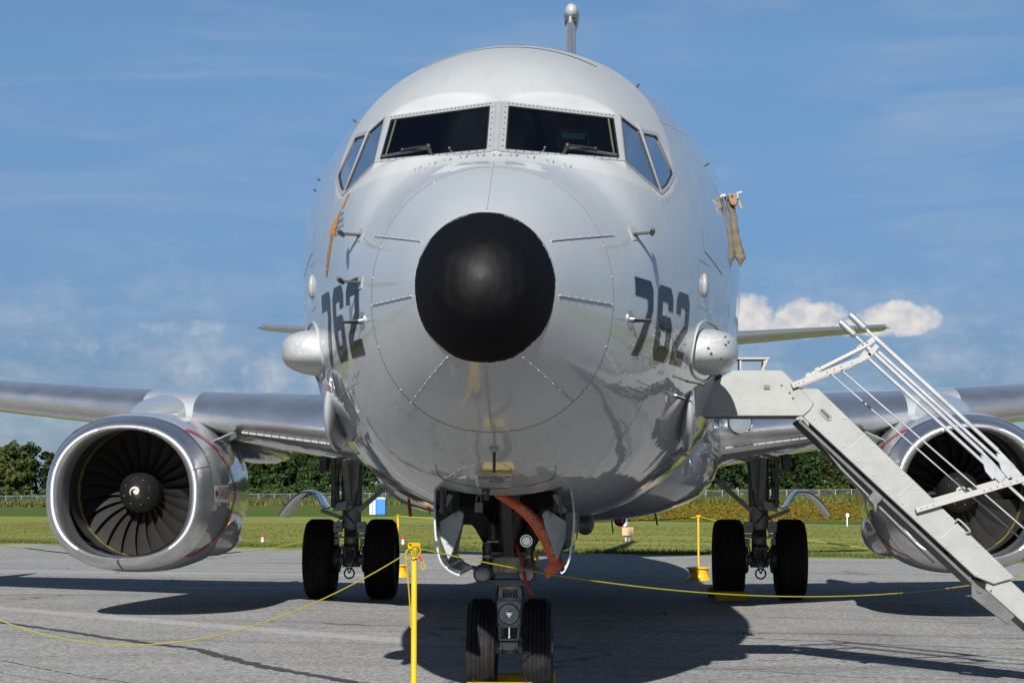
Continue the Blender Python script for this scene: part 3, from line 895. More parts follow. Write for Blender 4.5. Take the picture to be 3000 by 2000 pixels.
# ------------------------------------------------------------------ wire fence in front of the trees
t = thing('wire_fence', 'long galvanised chain link fence in front of the far trees', 'fence', (0, 415, 0))
post_me = None
fx = np.arange(-150, 112, 3.05)
for i, x in enumerate(fx):
    if post_me is None:
        mb = MB(); mb.cyl((0, 0, -.2), (0, 0, 2.0), .055, n=6); mb.cyl((0, 0, 2.0), (0, 0, 2.06), .07, .03, 6)
        o = build('post', mb, M['galv'], t, local=True); post_me = o
    else:
        o = post_me.copy(); COL.objects.link(o); o.parent = t
    o.location = (x, 0, float(terrain(x, 415)))
mb = MB(); mb.tube([(x, 415, float(terrain(x, 415)) + 1.98) for x in fx], .035, 6)
build('top_rail', mb, M['galv'], t)
mt = bpy.data.materials.new('chain_link'); mt.use_nodes = True
n_ = NG(mt.node_tree); b_ = mt.node_tree.nodes['Principled BSDF']
b_.inputs['Base Color'].default_value = (.36, .37, .38, 1); b_.inputs['Roughness'].default_value = .5
tr_ = n_.node('ShaderNodeBsdfTransparent'); mx_ = n_.node('ShaderNodeMixShader'); mx_.inputs[0].default_value = .06
n_.link(tr_.outputs[0], mx_.inputs[1]); n_.link(b_.outputs[0], mx_.inputs[2]); n_.link(mx_.outputs[0], mt.node_tree.nodes['Material Output'].inputs[0])
mb = MB(); mb.grid([[(x, 415.08, float(terrain(x, 415)) + z) for x in fx] for z in (.03, 1.97)])
build('wire_mesh', mb, mt, t)
# ------------------------------------------------------------------ the patrol aircraft
# fuselage stations: y, half width, top, bottom, height of the widest line, roundness above and below
ST = [(0, 0, 2.56, 2.56, 2.56, 2, 2), (.04, .125, 2.685, 2.435, 2.56, 2, 2), (.15, .235, 2.80, 2.31, 2.56, 2, 2),
      (.45, .393, 2.978, 2.137, 2.56, 2.05, 2.05), (.9, .57, 3.19, 1.915, 2.57, 2.08, 2.1), (1.3, .72, 3.36, 1.78, 2.58, 2.1, 2.15),
      (1.75, .875, 3.53, 1.60, 2.63, 2.15, 2.2), (2.05, .97, 3.77, 1.50, 2.69, 2.2, 2.25), (2.4, 1.075, 4.02, 1.42, 2.76, 2.2, 2.3),
      (3.0, 1.24, 4.33, 1.33, 2.88, 2.1, 2.3), (4.0, 1.46, 4.63, 1.265, 3.04, 2.02, 2.32), (5.0, 1.63, 4.85, 1.23, 3.16, 1.97, 2.35),
      (6.0, 1.75, 5.01, 1.21, 3.25, 1.95, 2.36), (7.0, 1.83, 5.11, 1.2, 3.30, 1.95, 2.38), (8.5, 1.88, 5.18, 1.2, 3.32, 1.95, 2.4),
      (10, 1.88, 5.19, 1.2, 3.32, 1.95, 2.4), (26, 1.88, 5.19, 1.2, 3.32, 1.95, 2.4), (30, 1.72, 5.19, 1.65, 3.4, 2, 2.4),
      (34, 1.2, 5.15, 2.6, 3.9, 2, 2.2), (38, .35, 5.0, 4.0, 4.5, 2, 2), (38.6, .1, 4.7, 4.3, 4.5, 2, 2)]


def pchip(x, y):
    x = np.array(x, float); y = np.array(y, float); h = np.diff(x); d = np.diff(y) / h; m = np.zeros_like(y)
    for i in range(1, len(x) - 1):
        if d[i - 1] * d[i] > 0:
            w1 = 2 * h[i] + h[i - 1]; w2 = h[i] + 2 * h[i - 1]
            m[i] = (w1 + w2) / (w1 / d[i - 1] + w2 / d[i])
    m[0] = d[0]; m[-1] = d[-1]
    def f(q):
        q = np.asarray(q, float); i = np.clip(np.searchsorted(x, q) - 1, 0, len(x) - 2); t = np.clip((q - x[i]) / h[i], 0, 1)
        return (1 + 2 * t) * (1 - t) ** 2 * y[i] + t * (1 - t) ** 2 * h[i] * m[i] + t * t * (3 - 2 * t) * y[i + 1] + t * t * (t - 1) * h[i] * m[i + 1]
    return f


A_ = np.array(ST)
FN = [pchip(np.sqrt(A_[:, 0]), A_[:, k]) for k in range(1, 7)]
def sec(y):
    s = math.sqrt(max(y, 0)); return [float(f(s)) for f in FN]


def section(y, n, off=0.0, th=None):
    a, zt, zb, zc, nt, nb = sec(y)
    th = np.linspace(0, 2 * np.pi, n, endpoint=False) if th is None else th
    c, s = np.cos(th), np.sin(th); e = np.where(s > 0, nt, nb)
    x = (a + off) * np.sign(c) * np.abs(c) ** (2 / e)
    b = np.where(s > 0, zt - zc, zc - zb) + off
    z = zc + b * np.sign(s) * np.abs(s) ** (2 / e)
    return np.stack([x, np.full_like(x, y), z], -1)


def skin_x(y, z):
    """half width of the skin at station y and height z"""
    a, zt, zb, zc, nt, nb = sec(y)
    v, e = ((z - zc) / (zt - zc), nt) if z > zc else ((zc - z) / (zc - zb), nb)
    return a * max(0., 1 - min(abs(v), 1) ** e) ** (1 / e)


def inside(x, y, z):
    a, zt, zb, zc, nt, nb = sec(y)
    if a < 1e-4: return False
    v, e = ((z - zc) / (zt - zc), nt) if z > zc else ((zc - z) / (zc - zb), nb)
    return (abs(x) / a) ** e + abs(v) ** e < 1


def skin_y(x, z, lo=0.0, hi=12.0):
    """station at which the skin is met going aft at (x, z)"""
    prev = lo; y = lo
    while y < hi:
        if inside(x, y, z):
            a, b = prev, y
            for _ in range(26):
                m = (a + b) / 2
                if inside(x, m, z): b = m
                else: a = m
            return b
        prev = y; y += .05
    return hi


def skin_n(x, y, z):
    """outward normal by differences"""
    def F(x, y, z):
        a, zt, zb, zc, nt, nb = sec(y)
        v, e = ((z - zc) / (zt - zc), nt) if z > zc else ((zc - z) / (zc - zb), nb)
        return (abs(x) / a) ** e + abs(v) ** e
    h = 2e-3
    n = Vector((F(x + h, y, z) - F(x - h, y, z), F(x, y + h, z) - F(x, y - h, z), F(x, y, z + h) - F(x, y, z - h)))
    return n.normalized()


def side_pt(sgn, y, z, off=.003):
    x = sgn * skin_x(y, z); n = skin_n(x, y, z)
    return Vector((x, y, z)) + n * off


def front_pt(x, z, off=.003):
    y = skin_y(x, z); n = skin_n(x, y, z)
    return Vector((x, y, z)) + n * off


plane = thing('patrol_aircraft', 'large grey patrol jet with a black nose cap, its nose numbered 762', 'aircraft', (0, 12, 0))

# --- cockpit glazing: flat panes let into the curved skin
def mir(L): return [(-x, y, z) for x, y, z in L]
WIN = {}
ws = [(.764, 2.70, 3.910), (.022, 2.253, 3.923), (.022, 1.737, 3.523), (.800, 2.245, 3.532)]
s2 = [(.764, 2.70, 3.910), (.800, 2.245, 3.532), (1.042, 2.575, 3.361), (.914, 2.905, 3.848)]
s3 = [(.914, 2.905, 3.848), (1.042, 2.575, 3.361), (1.104, 2.84, 3.45), (1.150, 3.12, 3.565), (1.027, 3.25, 3.876)]


def fit_plane(P):
    P = np.array(P); c = P.mean(0); u, s, vt = np.linalg.svd(P - c); n = Vector(vt[2])
    if n.y > 0: n = -n
    return Vector(c), n


PLANES = []
for sg in (1, -1):
    for nm, L in (('windshield', ws), ('side', s2), ('rear', s3)):
        Q = L if sg > 0 else mir(L)
        c, n = fit_plane(Q)
        if n.x * sg < 0 and nm != 'windshield': n = -n
        PLANES.append((nm, sg, c, n, [Vector(q) - n * (Vector(q) - c).dot(n) for q in Q]))


def poly2(P, c, n):
    u = Vector((0, 0, 1)); u = (u - n * u.dot(n)).normalized(); w = u.cross(n)
    return u, w, [((p - c).dot(w), (p - c).dot(u)) for p in P]


def pdist(pt, poly):
    """signed distance to a 2D polygon, negative inside"""
    x, y = pt; ins = False; d = 1e9; n = len(poly)
    for i in range(n):
        (ax, ay), (bx, by) = poly[i], poly[(i + 1) % n]
        t = max(0, min(1, ((x - ax) * (bx - ax) + (y - ay) * (by - ay)) / ((bx - ax) ** 2 + (by - ay) ** 2)))
        d = min(d, math.hypot(x - ax - t * (bx - ax), y - ay - t * (by - ay)))
        if (ay > y) != (by > y) and x < (bx - ax) * (y - ay) / (by - ay) + ax: ins = not ins
    return -d if ins else d


def inset(poly, d):
    """d: one inset per edge (edge i runs from i to i+1)"""
    n = len(poly); ar = sum(poly[i][0] * poly[(i + 1) % n][1] - poly[(i + 1) % n][0] * poly[i][1] for i in range(n)); s = 1 if ar > 0 else -1
    L = []
    for i in range(n):
        a, b = Vector(poly[i]), Vector(poly[(i + 1) % n]); t = (b - a).normalized(); nn = Vector((-t.y, t.x)) * s
        L.append((a + nn * d[i], t))
    out = []
    for i in range(n):
        (p, t), (q, r) = L[i - 1], L[i]; cr_ = t.x * r.y - t.y * r.x
        k = ((q.x - p.x) * r.y - (q.y - p.y) * r.x) / cr_; out.append((p.x + t.x * k, p.y + t.y * k))
    return out


def rounded(poly, r, n=4):
    out = []; m = len(poly)
    for i in range(m):
        p, a, b = Vector(poly[i]), Vector(poly[i - 1]), Vector(poly[(i + 1) % m])
        u, v = (a - p).normalized(), (b - p).normalized()
        for k in range(n + 1):
            t = k / n; out.append(tuple((p + u * r * (1 - t) ** 2 + v * r * t * t)))
    return out


# edge order windshield: top, centre post, sill, outer post
INS = {'windshield': [.046, .036, .026, .036], 'side': [.015, .018, .018, .018], 'rear': [.016, .022, .024, .022, .026]}
CUT = []
for nm, sg, c, n, P in PLANES:
    u, w, q = poly2(P, c, n); CUT.append((nm, sg, c, n, u, w, q, inset(q, INS[nm])))


def flatten(V):
    """press the skin flat where the windows are let in"""
    V = V.copy()
    k = np.where((V[:, 1] > 1.5) & (V[:, 1] < 3.6) & (V[:, 2] > 3.2))[0]
    for i in k:
        p = Vector(V[i]); best = None
        for nm, sg, c, n, u, w, q, qi in CUT:
            if p.x * sg < -.03: continue
            d = (p - c).dot(n)
            if abs(d) > .25: continue
            e = pdist(((p - c).dot(w), (p - c).dot(u)), q)
            if best is None or e < best[0]: best = (e, d, n)
        if best is None: continue
        e, d, n = best
        if e < 0: p = p - n * (d + .006)
        elif e < .10 and d > -.01:
            t = 1 - e / .10; p = p - n * (d * t * t * (3 - 2 * t))
        V[i] = p
    return V


NA = 440
# break the tail of the angle list up evenly; stations are closest round the cab
yst = np.concatenate([np.linspace(1.3045, 1.7, 12)[:-1], np.arange(1.7, 3.5, .0125), np.arange(3.5, 6, .08), np.arange(6, 12, .3), np.arange(12, 26, 1.0), np.arange(26, 38.7, .6), [38.6]])
rows = np.stack([section(y, NA) for y in yst])
nr = len(yst)
V = flatten(rows.reshape(-1, 3))
F = []
for i in range(nr - 1):
    for k in range(NA):
        f = (i * NA + k, i * NA + (k + 1) % NA, (i + 1) * NA + (k + 1) % NA, (i + 1) * NA + k)
        c = V[list(f)].mean(0)
        if 2.45 < c[1] < 4.45 and abs(c[0]) < .36 and c[2] < 2: continue            # nose wheel bay
        if 1.6 < c[1] < 3.5 and c[2] > 3.3:
            p = Vector(c); hole = False
            for nm, sg, cc, n, u, w, q, qi in CUT:
                if p.x * sg > 0 and abs((p - cc).dot(n)) < .03 and pdist(((p - cc).dot(w), (p - cc).dot(u)), qi) < .005: hole = True
            if hole: continue
        F.append(f)
mb = MB(); mb.v = V.tolist(); mb.f = F; mb.mi = [0] * len(F)
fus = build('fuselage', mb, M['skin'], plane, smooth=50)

# radome, its joint, black erosion cap with a ragged lower coat
mb = MB(); mb.grid([section(y, 200, -.0015).tolist() for y in np.concatenate([np.linspace(.42, .6, 10), np.linspace(.64, 1.3035, 24)])], True)
rad = build('radome', mb, M['radome'], plane, smooth=60)
mb = MB(); mb.grid([section(y, 200, o).tolist() for y, o in ((1.3005, .0004), (1.3035, .0008), (1.3065, .0004))], True)
build('joint_seal', mb, M['seam'], rad)
mb = MB(); th = np.linspace(0, 2 * np.pi, 240, endpoint=False)
jag = .446 + rng.normal(0, .0022, 240) + .004 * np.sin(th * 9)
rowsC = [[(0., -.004, 2.56)] * 240] + [section(max(y, .0006), 240, .004).tolist() for y in np.concatenate([np.linspace(.02, .3, 14) ** 2, np.linspace(.1, .40, 26)])]
rowsC.append([section(float(j), 1, .004, np.array([t]))[0].tolist() for j, t in zip(jag - .012, th)])
rowsC.append([section(float(j), 1, .0, np.array([t]))[0].tolist() for j, t in zip(jag, th)])
mb.grid(rowsC, True)
cap = build('nose_cap', mb, M['cap'], plane, smooth=70, merge=True)
mb = MB()
tb = np.linspace(R(5), R(160), 90); e2 = jag
mb.grid([[section(.447 + d * (1 - abs(t - R(82)) / R(80)) ** .5, 1, o, np.array([t]))[0].tolist() for t in tb] for d, o in ((-.004, .0045), (.006, .0035), (.012, .001))])
build('cap_edge', mb, M['cap_edge'], cap)

# lightning strips on the radome: a bar with studs
def along_skin(a, b, n, off):
    out = []
    for i in range(n + 1):
        t = i / n; x, z = lerp(a[0], b[0], t), lerp(a[1], b[1], t)
        out.append(front_pt(x, z, off))
    return out


for a, b in [((.366, 2.831), (.719, 2.972)), ((.411, 2.518), (.705, 2.535)), ((.208, 2.178), (.476, 1.962)), ((.003, 2.12), (.0, 1.80)), ((.006, 3.0), (.0, 3.415))]:
    for sg in ((1, -1) if abs(a[0]) > .1 else (1,)):
        P = along_skin((a[0] * sg, a[1]), (b[0] * sg, b[1]), 14, .003)
        mb = MB(); mb.tube(P, .0045, 6)
        s_ = build('diverter_strip', mb, M['light_line'], plane)
        mb = MB()
        for q in along_skin((a[0] * sg, a[1]), (b[0] * sg, b[1]), 7, .010): mb.ball(q, .004, 8, 5)
        build('stud', mb, M['light_line'], s_, kind='stuff')
# little latches round the radome joint
mb = MB()
for t in (8, 22, 62, 118, 158, 172, 200, 222, 262, 278, 318, 340):
    p = section(1.29, 1, .002, np.array([R(t)]))[0]; n = skin_n(*p)
    q = Vector([float(v) for v in p]) - n * .0055; mb.ball(q, (.0085, .0085, .0085), 10, 6)
build('radome_latch', mb, M['frame'], plane, kind='stuff')
# vortex tabs under the windshield
for i, x in enumerate((-.48, -.385, -.29, -.19, -.085, .015, .115, .22, .335, .44)):
    z = 3.475 - .22 * max(0, abs(x) - .12) ** 1.35
    mb = MB()
    for s in (-1, 1):
        p = front_pt(x + s * .018, z, 0); n = skin_n(*p)
        up = (Vector((s * .5, .6, 1)) - n * Vector((s * .5, .6, 1)).dot(n)).normalized()
        mb.slab([p - up * .014, p + up * .014, p + up * .014 + n * .016, p - up * .010 + n * .016], n.cross(up) * .002)
    build('vortex_tab', mb, M['frame'], plane, smooth=0)

# --- window frames, seals and panes
for nm, sg, c, n, u, w, q, qi in CUT:
    to3 = lambda p, h: c + w * p[0] + u * p[1] + n * h
    r0 = .012 if nm == 'windshield' else .02
    if nm == 'rear': ring_i = rounded(qi, .05, 5); ring_o = rounded(q, .012, 5)
    else: ring_i = rounded(qi, r0, 5); ring_o = rounded(q, .008, 5)
    sealp = rounded(inset(qi, [.0095] * len(qi)), .05 if nm == 'rear' else r0, 5)
    mb = MB(); m = len(ring_o)
    mb.grid([[to3(p, -.045) for p in ring_o], [to3(p, .005) for p in ring_o], [to3(p, .005) for p in ring_i], [to3(p, -.02) for p in ring_i]], True)
    fr = build('window_frame', mb, M['frame'], plane, smooth=35)
    mb = MB()
    mb.grid([[to3(p, .0035) for p in ring_i], [to3(p, .0035) for p in sealp], [to3(p, -.022) for p in sealp]], True)
    build('seal', mb, M['gasket'], fr, smooth=35)
    mb = MB()
    mb.slab([to3(p, -.012) for p in sealp], n * .008)
    build('windshield' if nm == 'windshield' else 'side_window', mb, M['windshield'] if nm == 'windshield' else M['side_glass'], plane, smooth=20)
    if nm == 'windshield':
        mb = MB(); o = inset(q, [.023, .018, .013, .018])
        for i, cnt in ((0, 27), (1, 8), (2, 15)):
            for k in range(cnt):
                t = (k + .7) / (cnt + .4); p = (lerp(o[i][0], o[(i + 1) % 4][0], t), lerp(o[i][1], o[(i + 1) % 4][1], t))
                mb.cyl(to3(p, .004), to3(p, .0068), .0062, .0055, 8)
        build('bolt', mb, M['bolt'], fr, kind='stuff')
# centre post cover between the two windshields
mb = MB()
cp = [(2.253, 3.923), (1.737, 3.523)]
prof = [(-.03, -.008), (-.022, .002), (0, .010), (.022, .002), (.03, -.008)]
nn = Vector((0, -(3.923 - 3.523), (2.253 - 1.737))).normalized()
mb.grid([[Vector((x, y, z)) + nn * h for x, h in prof] for y, z in cp])
build('centre_post', mb, M['frame'], plane)

# --- what shows through the glass
mb = MB(); mb.slab([tuple(p) for p in section(4.0, 60, -.04)], (0, .02, 0)); build('cockpit_bulkhead', mb, M['cockpit'], plane)
mb = MB(); mb.slab([(-.9, 2.25, 3.2), (.9, 2.25, 3.2), (1.3, 3.98, 3.2), (-1.3, 3.98, 3.2)], (0, 0, -.02)); build('cockpit_floor', mb, M['cockpit'], plane)
for s in (-1, 1):
    mb = MB(); mb.box((s * .52, 3.25, 3.62), (.42, .12, .55)); mb.box((s * .52, 3.25, 3.98), (.24, .10, .18)); build('pilot_seat', mb, M['cockpit'], plane, bevel=.04)
for s in (-1, 1):
    mb = MB(); mb.beam((s * .70, 2.62, 3.86), (s * .735, 2.27, 3.56), .012, .035, (0, -1, 0)); build('pillar_trim', mb, M['cockpit_green'], plane)
mb = MB(); mb.slab([(-.72, 2.27, 3.545), (.72, 2.27, 3.545), (.60, 2.7, 3.60), (-.60, 2.7, 3.60)], (0, 0, .02))
build('glareshield', mb, M['cockpit_grey'], plane)
C0 = Vector((.47, 2.42, 3.70)); hud = []
for k in range(24):
    a = 2 * math.pi * k / 24; sx = math.copysign(abs(math.cos(a)) ** .6, math.cos(a)); sz = math.copysign(abs(math.sin(a)) ** .6, math.sin(a))
    hud.append(C0 + Vector((.098 * sx, .03 * sz, .07 * sz)))
mb = MB(); mb.slab(hud, (0, .004, 0))
hd = build('head_up_combiner', mb, M['hud_glass'], plane)
mb = MB(); mb.tube(hud, .004, 6, True)
build('rim', mb, M['cockpit_grey'], hd)
mb = MB(); mb.slab([C0 + Vector(p) for p in ((-.075, -.002, .012), (.075, -.002, .004), (.08, -.002, .045), (-.07, -.002, .05))], (0, .002, 0))
build('tint_band', mb, material('green_film', (.0, .14, .055), .3), hd)

# --- windscreen wipers
for s in (-1, 1):
    nm, sg, c, n, u, w, q, qi = [k for k in CUT if k[0] == 'windshield' and k[1] == s][0]
    onp = lambda x, z, h: Vector((s * x, (c.y * n.y + (c.x - s * x) * n.x + (c.z - z) * n.z) / n.y, z)) + n * h
    mb = MB()
    piv = onp(.405, 3.515, .02); top = onp(.42, 3.565, .05); mid = onp(.60, 3.575, .035)
    mb.tube([piv, top], .012, 8); mb.tube([top, onp(.50, 3.572, .045), mid], .008, 8)
    mb.ball(top, .018, 10, 6); mb.ball(piv, .02, 10, 6); mb.tube([mid, onp(.61, 3.59, .03)], .007, 6); mb.ball(mid, .014, 8, 6)
    wp = build('wiper', mb, M['black_part'], plane)
    mb = MB(); mb.beam(onp(.44, 3.583, .018), onp(.745, 3.563, .014), .012, .014, n)
    build('wiper_blade', mb, M['dark_metal'], wp)
    mb = MB(); p = onp(.285, 3.545, .008); mb.ball(p, .010, 8, 6); mb.tube([p, p + n * .03], .006, 6); mb.ball(p + n * .03, .009, 8, 5)
    build('washer_jet', mb, M['dark_metal'], plane)

# --- big side numbers 762
def glyph(ch):
    """block digits as convex polygons in a .38 x .48 box"""
    if ch == '7': return [[(0, .365), (.37, .365), (.37, .43), (.32, .48), (0, .48)], [(.25, .365), (.26, .30), (.37, .30), (.37, .365)], [(.26, .30), (.04, 0), (.17, 0), (.37, .30)]]
    if ch == '6': return [[(0, .06), (.11, .06), (.11, .42), (0, .42)], [(0, .42), (.11, .42), (.11, .48), (.06, .48)], [(.11, .38), (.26, .38), (.26, .48), (.11, .48)],
                          [(.26, .33), (.37, .33), (.37, .42), (.31, .48), (.26, .48)], [(.11, .20), (.26, .20), (.26, .29), (.11, .29)],
                          [(.26, .06), (.37, .06), (.37, .24), (.32, .29), (.26, .29)], [(0, .06), (.06, 0), (.11, 0), (.11, .06)], [(.11, 0), (.26, 0), (.26, .10), (.11, .10)], [(.26, 0), (.31, 0), (.37, .06), (.26, .06)]]
    return [[(0, .33), (.11, .33), (.11, .38), (.11, .48), (.06, .48), (0, .42)], [(.11, .38), (.26, .38), (.26, .48), (.11, .48)], [(.26, .27), (.37, .24), (.37, .42), (.31, .48), (.26, .48)],
            [(.26, .27), (.0, .13), (.11, .10), (.37, .24)], [(0, 0), (.11, 0), (.11, .10), (0, .13)], [(.11, 0), (.37, 0), (.37, .10), (.11, .10)]]


for sg in (1, -1):
    for i, ch in enumerate('762'):
        V2, F2 = dense(glyph(ch), .035)
        mb = MB()
        # read from the side: on the right of the picture the nose is to the left, on the left side it is to the right
        y0 = (1.69 + i * .475) if sg > 0 else (1.60 + (2 - i) * .475)
        P = []
        for x, y in V2:
            yy = y0 + x if sg > 0 else y0 + (.38 - x)
            P.append(side_pt(sg, yy, 2.262 + y, .0035))
        mb.add(P, F2)
        build('number', mb, M['numeral'], plane, smooth=60)

# --- rescue arrow and lettering on the left of the nose
mb = MB()
arrow = [[(2.66, 2.845), (2.72, 2.845), (2.66, 3.12), (2.56, 3.12)], [(2.50, 3.09), (2.56, 3.12), (2.66, 3.12), (2.74, 3.15), (2.50, 3.27)]]
V2, F2 = dense(arrow, .04); mb.add([side_pt(-1, y, z, .0035) for y, z in V2], F2)
ar = build('rescue_arrow', mb, M['amber_mark'], plane, smooth=60)
mb = MB()
def arrow_txt(x, y):   # reads upwards along the shaft
    t = x; return side_pt(-1, 2.662 - .36 * (x) + .0 - y * .9, 2.99 + x, .006)
map_text(mb, 'RESCUE', .075, arrow_txt)
build('lettering', mb, M['orange_text'], ar, smooth=0)
mb = MB(); V2, F2 = dense([[(2.44, 3.27), (2.50, 3.27), (2.46, 3.36), (2.40, 3.36)]], .03)
mb.add([side_pt(-1, y, z, .0035) for y, z in V2], F2)
build('release_handle_mark', mb, M['amber_mark'], plane, smooth=60)
mb = MB()
for k, (tx, sz) in enumerate((('EXIT', .042), ('RELEASE', .042), ('PUSH WINDOW AND', .026), ('PULL RELEASE', .026))):
    map_text(mb, tx, sz, lambda x, y, k=k: side_pt(-1, 2.42 - x, 3.225 - k * .043 + y, .004))
build('exit_lettering', mb, M['black_text'], plane, smooth=0)
# --- fine panel lines on the nose sides
def line_side(sg, pts, w, mat, nm='panel_line'):
    mb = MB(); P = []
    for a, b in zip(pts[:-1], pts[1:]):
        for k in range(6): P.append((lerp(a[0], b[0], k / 6), lerp(a[1], b[1], k / 6)))
    P.append(pts[-1]); rowsl = []
    for i, p in enumerate(P):
        q = P[min(i + 1, len(P) - 1)]; o = P[max(i - 1, 0)]; d = Vector((q[0] - o[0], q[1] - o[1])).normalized(); nx, ny = -d.y * w / 2, d.x * w / 2
        rowsl.append([side_pt(sg, p[0] + nx, p[1] + ny, .002), side_pt(sg, p[0] - nx, p[1] - ny, .002)])
    mb.grid(rowsl); return build(nm, mb, mat, plane, smooth=60)


for sg in (1, -1):
    line_side(sg, [(3.55, 3.27), (3.55, 3.10), (4.4, 3.02)], .006, M['dark_seam'])
    line_side(sg, [(4.95, 4.35), (4.95, 2.5)], .010, M['dark_seam'])
    line_side(sg, [(5.75, 4.2), (5.75, 2.5)], .010, M['dark_seam'])
    line_side(sg, [(4.95, 2.5), (5.75, 2.5)], .008, M['dark_seam'])
    line_side(sg, [(3.30, 2.70), (3.30, 3.02), (3.72, 3.02)], .007, M['light_line'])
    line_side(sg, [(3.30, 2.70), (3.72, 2.70)], .006, M['light_line'])
    line_side(sg, [(6.7, 4.5), (6.7, 1.7)], .008, M['seam']); line_side(sg, [(8.6, 4.6), (8.6, 1.7)], .008, M['seam'])
    line_side(sg, [(3.7, 2.62), (4.93, 2.62)], .007, M['seam']); line_side(sg, [(5.78, 2.35), (11.0, 2.35)], .007, M['seam']); line_side(sg, [(3.75, 4.05), (4.93, 4.12)], .006, M['seam'])
    line_side(sg, [(2.0, 2.12), (3.2, 2.05)], .006, M['seam']); line_side(sg, [(2.3, 2.1), (2.3, 1.75)], .006, M['seam'])
    # domed sensor on its panel
    p = side_pt(sg, 3.52, 2.86, 0); mb = MB(); mb.ball(p, (.032, .075, .085), 20, 10)
    build('sensor_dome', mb, M['frame'], plane)
    # fairing pods low on both sides, and a smooth blister below them
    mb = MB(); mb.ball((sg * 1.28, 3.98, 2.425), (.335, .60, .158), 36, 24, .72)
    pod = build('side_pod', mb, M['pod'], plane, smooth=60)
    mb = MB()
    ringp = []
    for k in range(40):
        a = 2 * math.pi * k / 40; yy = 3.95 + .66 * math.copysign(abs(math.cos(a)) ** .7, math.cos(a)); zz = 2.43 + .20 * math.copysign(abs(math.sin(a)) ** .7, math.sin(a)); ringp.append(side_pt(sg, yy, zz, .004))
    mb.tube(ringp, .008, 6, True); build('pod_rim', mb, M['light_line'], pod)
    if sg > 0:
        mb = MB()
        for dx, dz in ((.10, .075), (.10, .02), (-.02, -.01), (.0, -.045), (.07, -.075), (.12, .04)):
            xx = 1.40 + dx; zz = 2.425 + dz
            ux = abs(xx - 1.28) / .335; uz = abs(zz - 2.425) / .16
            e = 2 / .72; yv = max(0, 1 - ux ** e - uz ** e) ** (1 / e)
            mb.ball((xx, 3.98 - .60 * yv, zz), (.011, .006, .008), 7, 5)
        build('paint_chip', mb, M['pod_chip'], pod, kind='stuff')
    p = Vector((sg * (skin_x(4.25, 2.02) - .045), 4.25, 2.0)); mb = MB(); mb.ball(p, (.066, .66, .27), 32, 18)
    build('blister_fairing', mb, M['paint'], plane, smooth=60)


# --- probes and vanes
def probe(sg, y, z, out=.12, plate=.08):
    p = side_pt(sg, y, z, 0); n = skin_n(*p)
    mb = MB(); t = Vector((0, 1, 0)); t = (t - n * t.dot(n)).normalized(); w = n.cross(t)
    mb.slab([p + t * a + w * b + n * .001 for a, b in ((-.05, -plate / 2), (.05, -plate / 2), (.05, plate / 2), (-.05, plate / 2))], n * .004)
    pl = build('probe_base', mb, M['gear_paint'], plane, smooth=0)
    mb = MB(); d = Vector((sg, -.25, .05)).normalized(); e = p + d * out
    mb.beam(p, e, .05, .012, (0, 0, 1)); mb.tube([e + Vector((0, .10, 0)), e + Vector((0, -.04, 0)), e + Vector((0, -.20, 0))], [.012, .017, .010], 10)
    build('pitot_probe', mb, M['black_part'], pl)


probe(-1, 1.837, 3.02); probe(-1, 1.58, 2.70); probe(1, 1.845, 3.02)


def vane(sg, y, z, r, L):
    p = side_pt(sg, y, z, 0); n = skin_n(*p); mb = MB()
    mb.cyl(p, p + n * .006, r, r, 24); mb.cyl(p + n * .006, p + n * .03, r * .3, r * .22, 12)
    b = build('vane_disc', mb, M['steel'], plane)
    mb = MB(); a = p + n * .02; t = Vector((0, .9, -.3))
    mb.slab([a, a + n * L, a + n * L + t * .03, a + t * .06], Vector((0, .25, .9)) * .006)
    build('vane', mb, M['black_part'], b)


vane(1, 1.60, 2.475, .052, .12); vane(-1, 1.53, 2.465, .052, .10)
vane(1, 3.05, 2.085, .05, .07)
p = side_pt(1, 3.40, 2.19, 0); mb = MB(); mb.tube([p, p + Vector((.10, -.03, -.02))], .008, 8); mb.cyl(p + Vector((.10, -.03, -.02)), p + Vector((.12, -.034, -.024)), .013, n=10)
build('drain_mast', mb, M['black_part'], plane)
# small blade on the chin
p = front_pt(0, 1.69, 0); mb = MB(); mb.slab([p + Vector((-.008, 0, .02)), p + Vector((-.008, .10, -.01)), p + Vector((-.008, .06, -.145)), p + Vector((-.008, -.0, -.145))], (.016, 0, 0))
ch = build('chin_probe', mb, M['black_part'], plane, bevel=.003)
mb = MB(); mb.ball(p + Vector((0, .0, .0)), (.03, .03, .022), 16, 8); build('probe_collar', mb, M['frame'], ch)
# access door outline and painted-on reflection of the yellow chock under the nose
mb = MB()
zs = [(-.385, 1.60), (-.38, 1.545), (-.355, 1.515), (-.2, 1.475), (0, 1.455), (.2, 1.475), (.335, 1.515), (.36, 1.545), (.365, 1.60)]
rowsl = []
for x, z in zs: q = front_pt(x, z, .002); rowsl.append([q + Vector((0, 0, .004)), q - Vector((0, 0, .004))])
mb.grid(rowsl); build('access_door_line', mb, M['dark_seam'], plane)
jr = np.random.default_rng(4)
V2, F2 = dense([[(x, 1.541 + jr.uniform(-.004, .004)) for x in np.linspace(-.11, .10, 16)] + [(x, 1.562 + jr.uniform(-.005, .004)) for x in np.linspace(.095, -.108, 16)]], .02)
mb = MB(); mb.add([front_pt(x, z, .003) for x, z in V2], F2); build('chock_reflection_patch', mb, M['chock_reflection'], plane)
mb = MB()
map_text(mb, 'FORWARD EQPMT', .026, lambda x, y: front_pt(x - .01, 1.519 + y, .0035)); map_text(mb, 'ACCESS', .026, lambda x, y: front_pt(x - .01, 1.500 + y, .0035))
build('access_lettering', mb, M['black_text'], plane, smooth=0)
mb = MB(); a = front_pt(-.085, 1.45, 0)
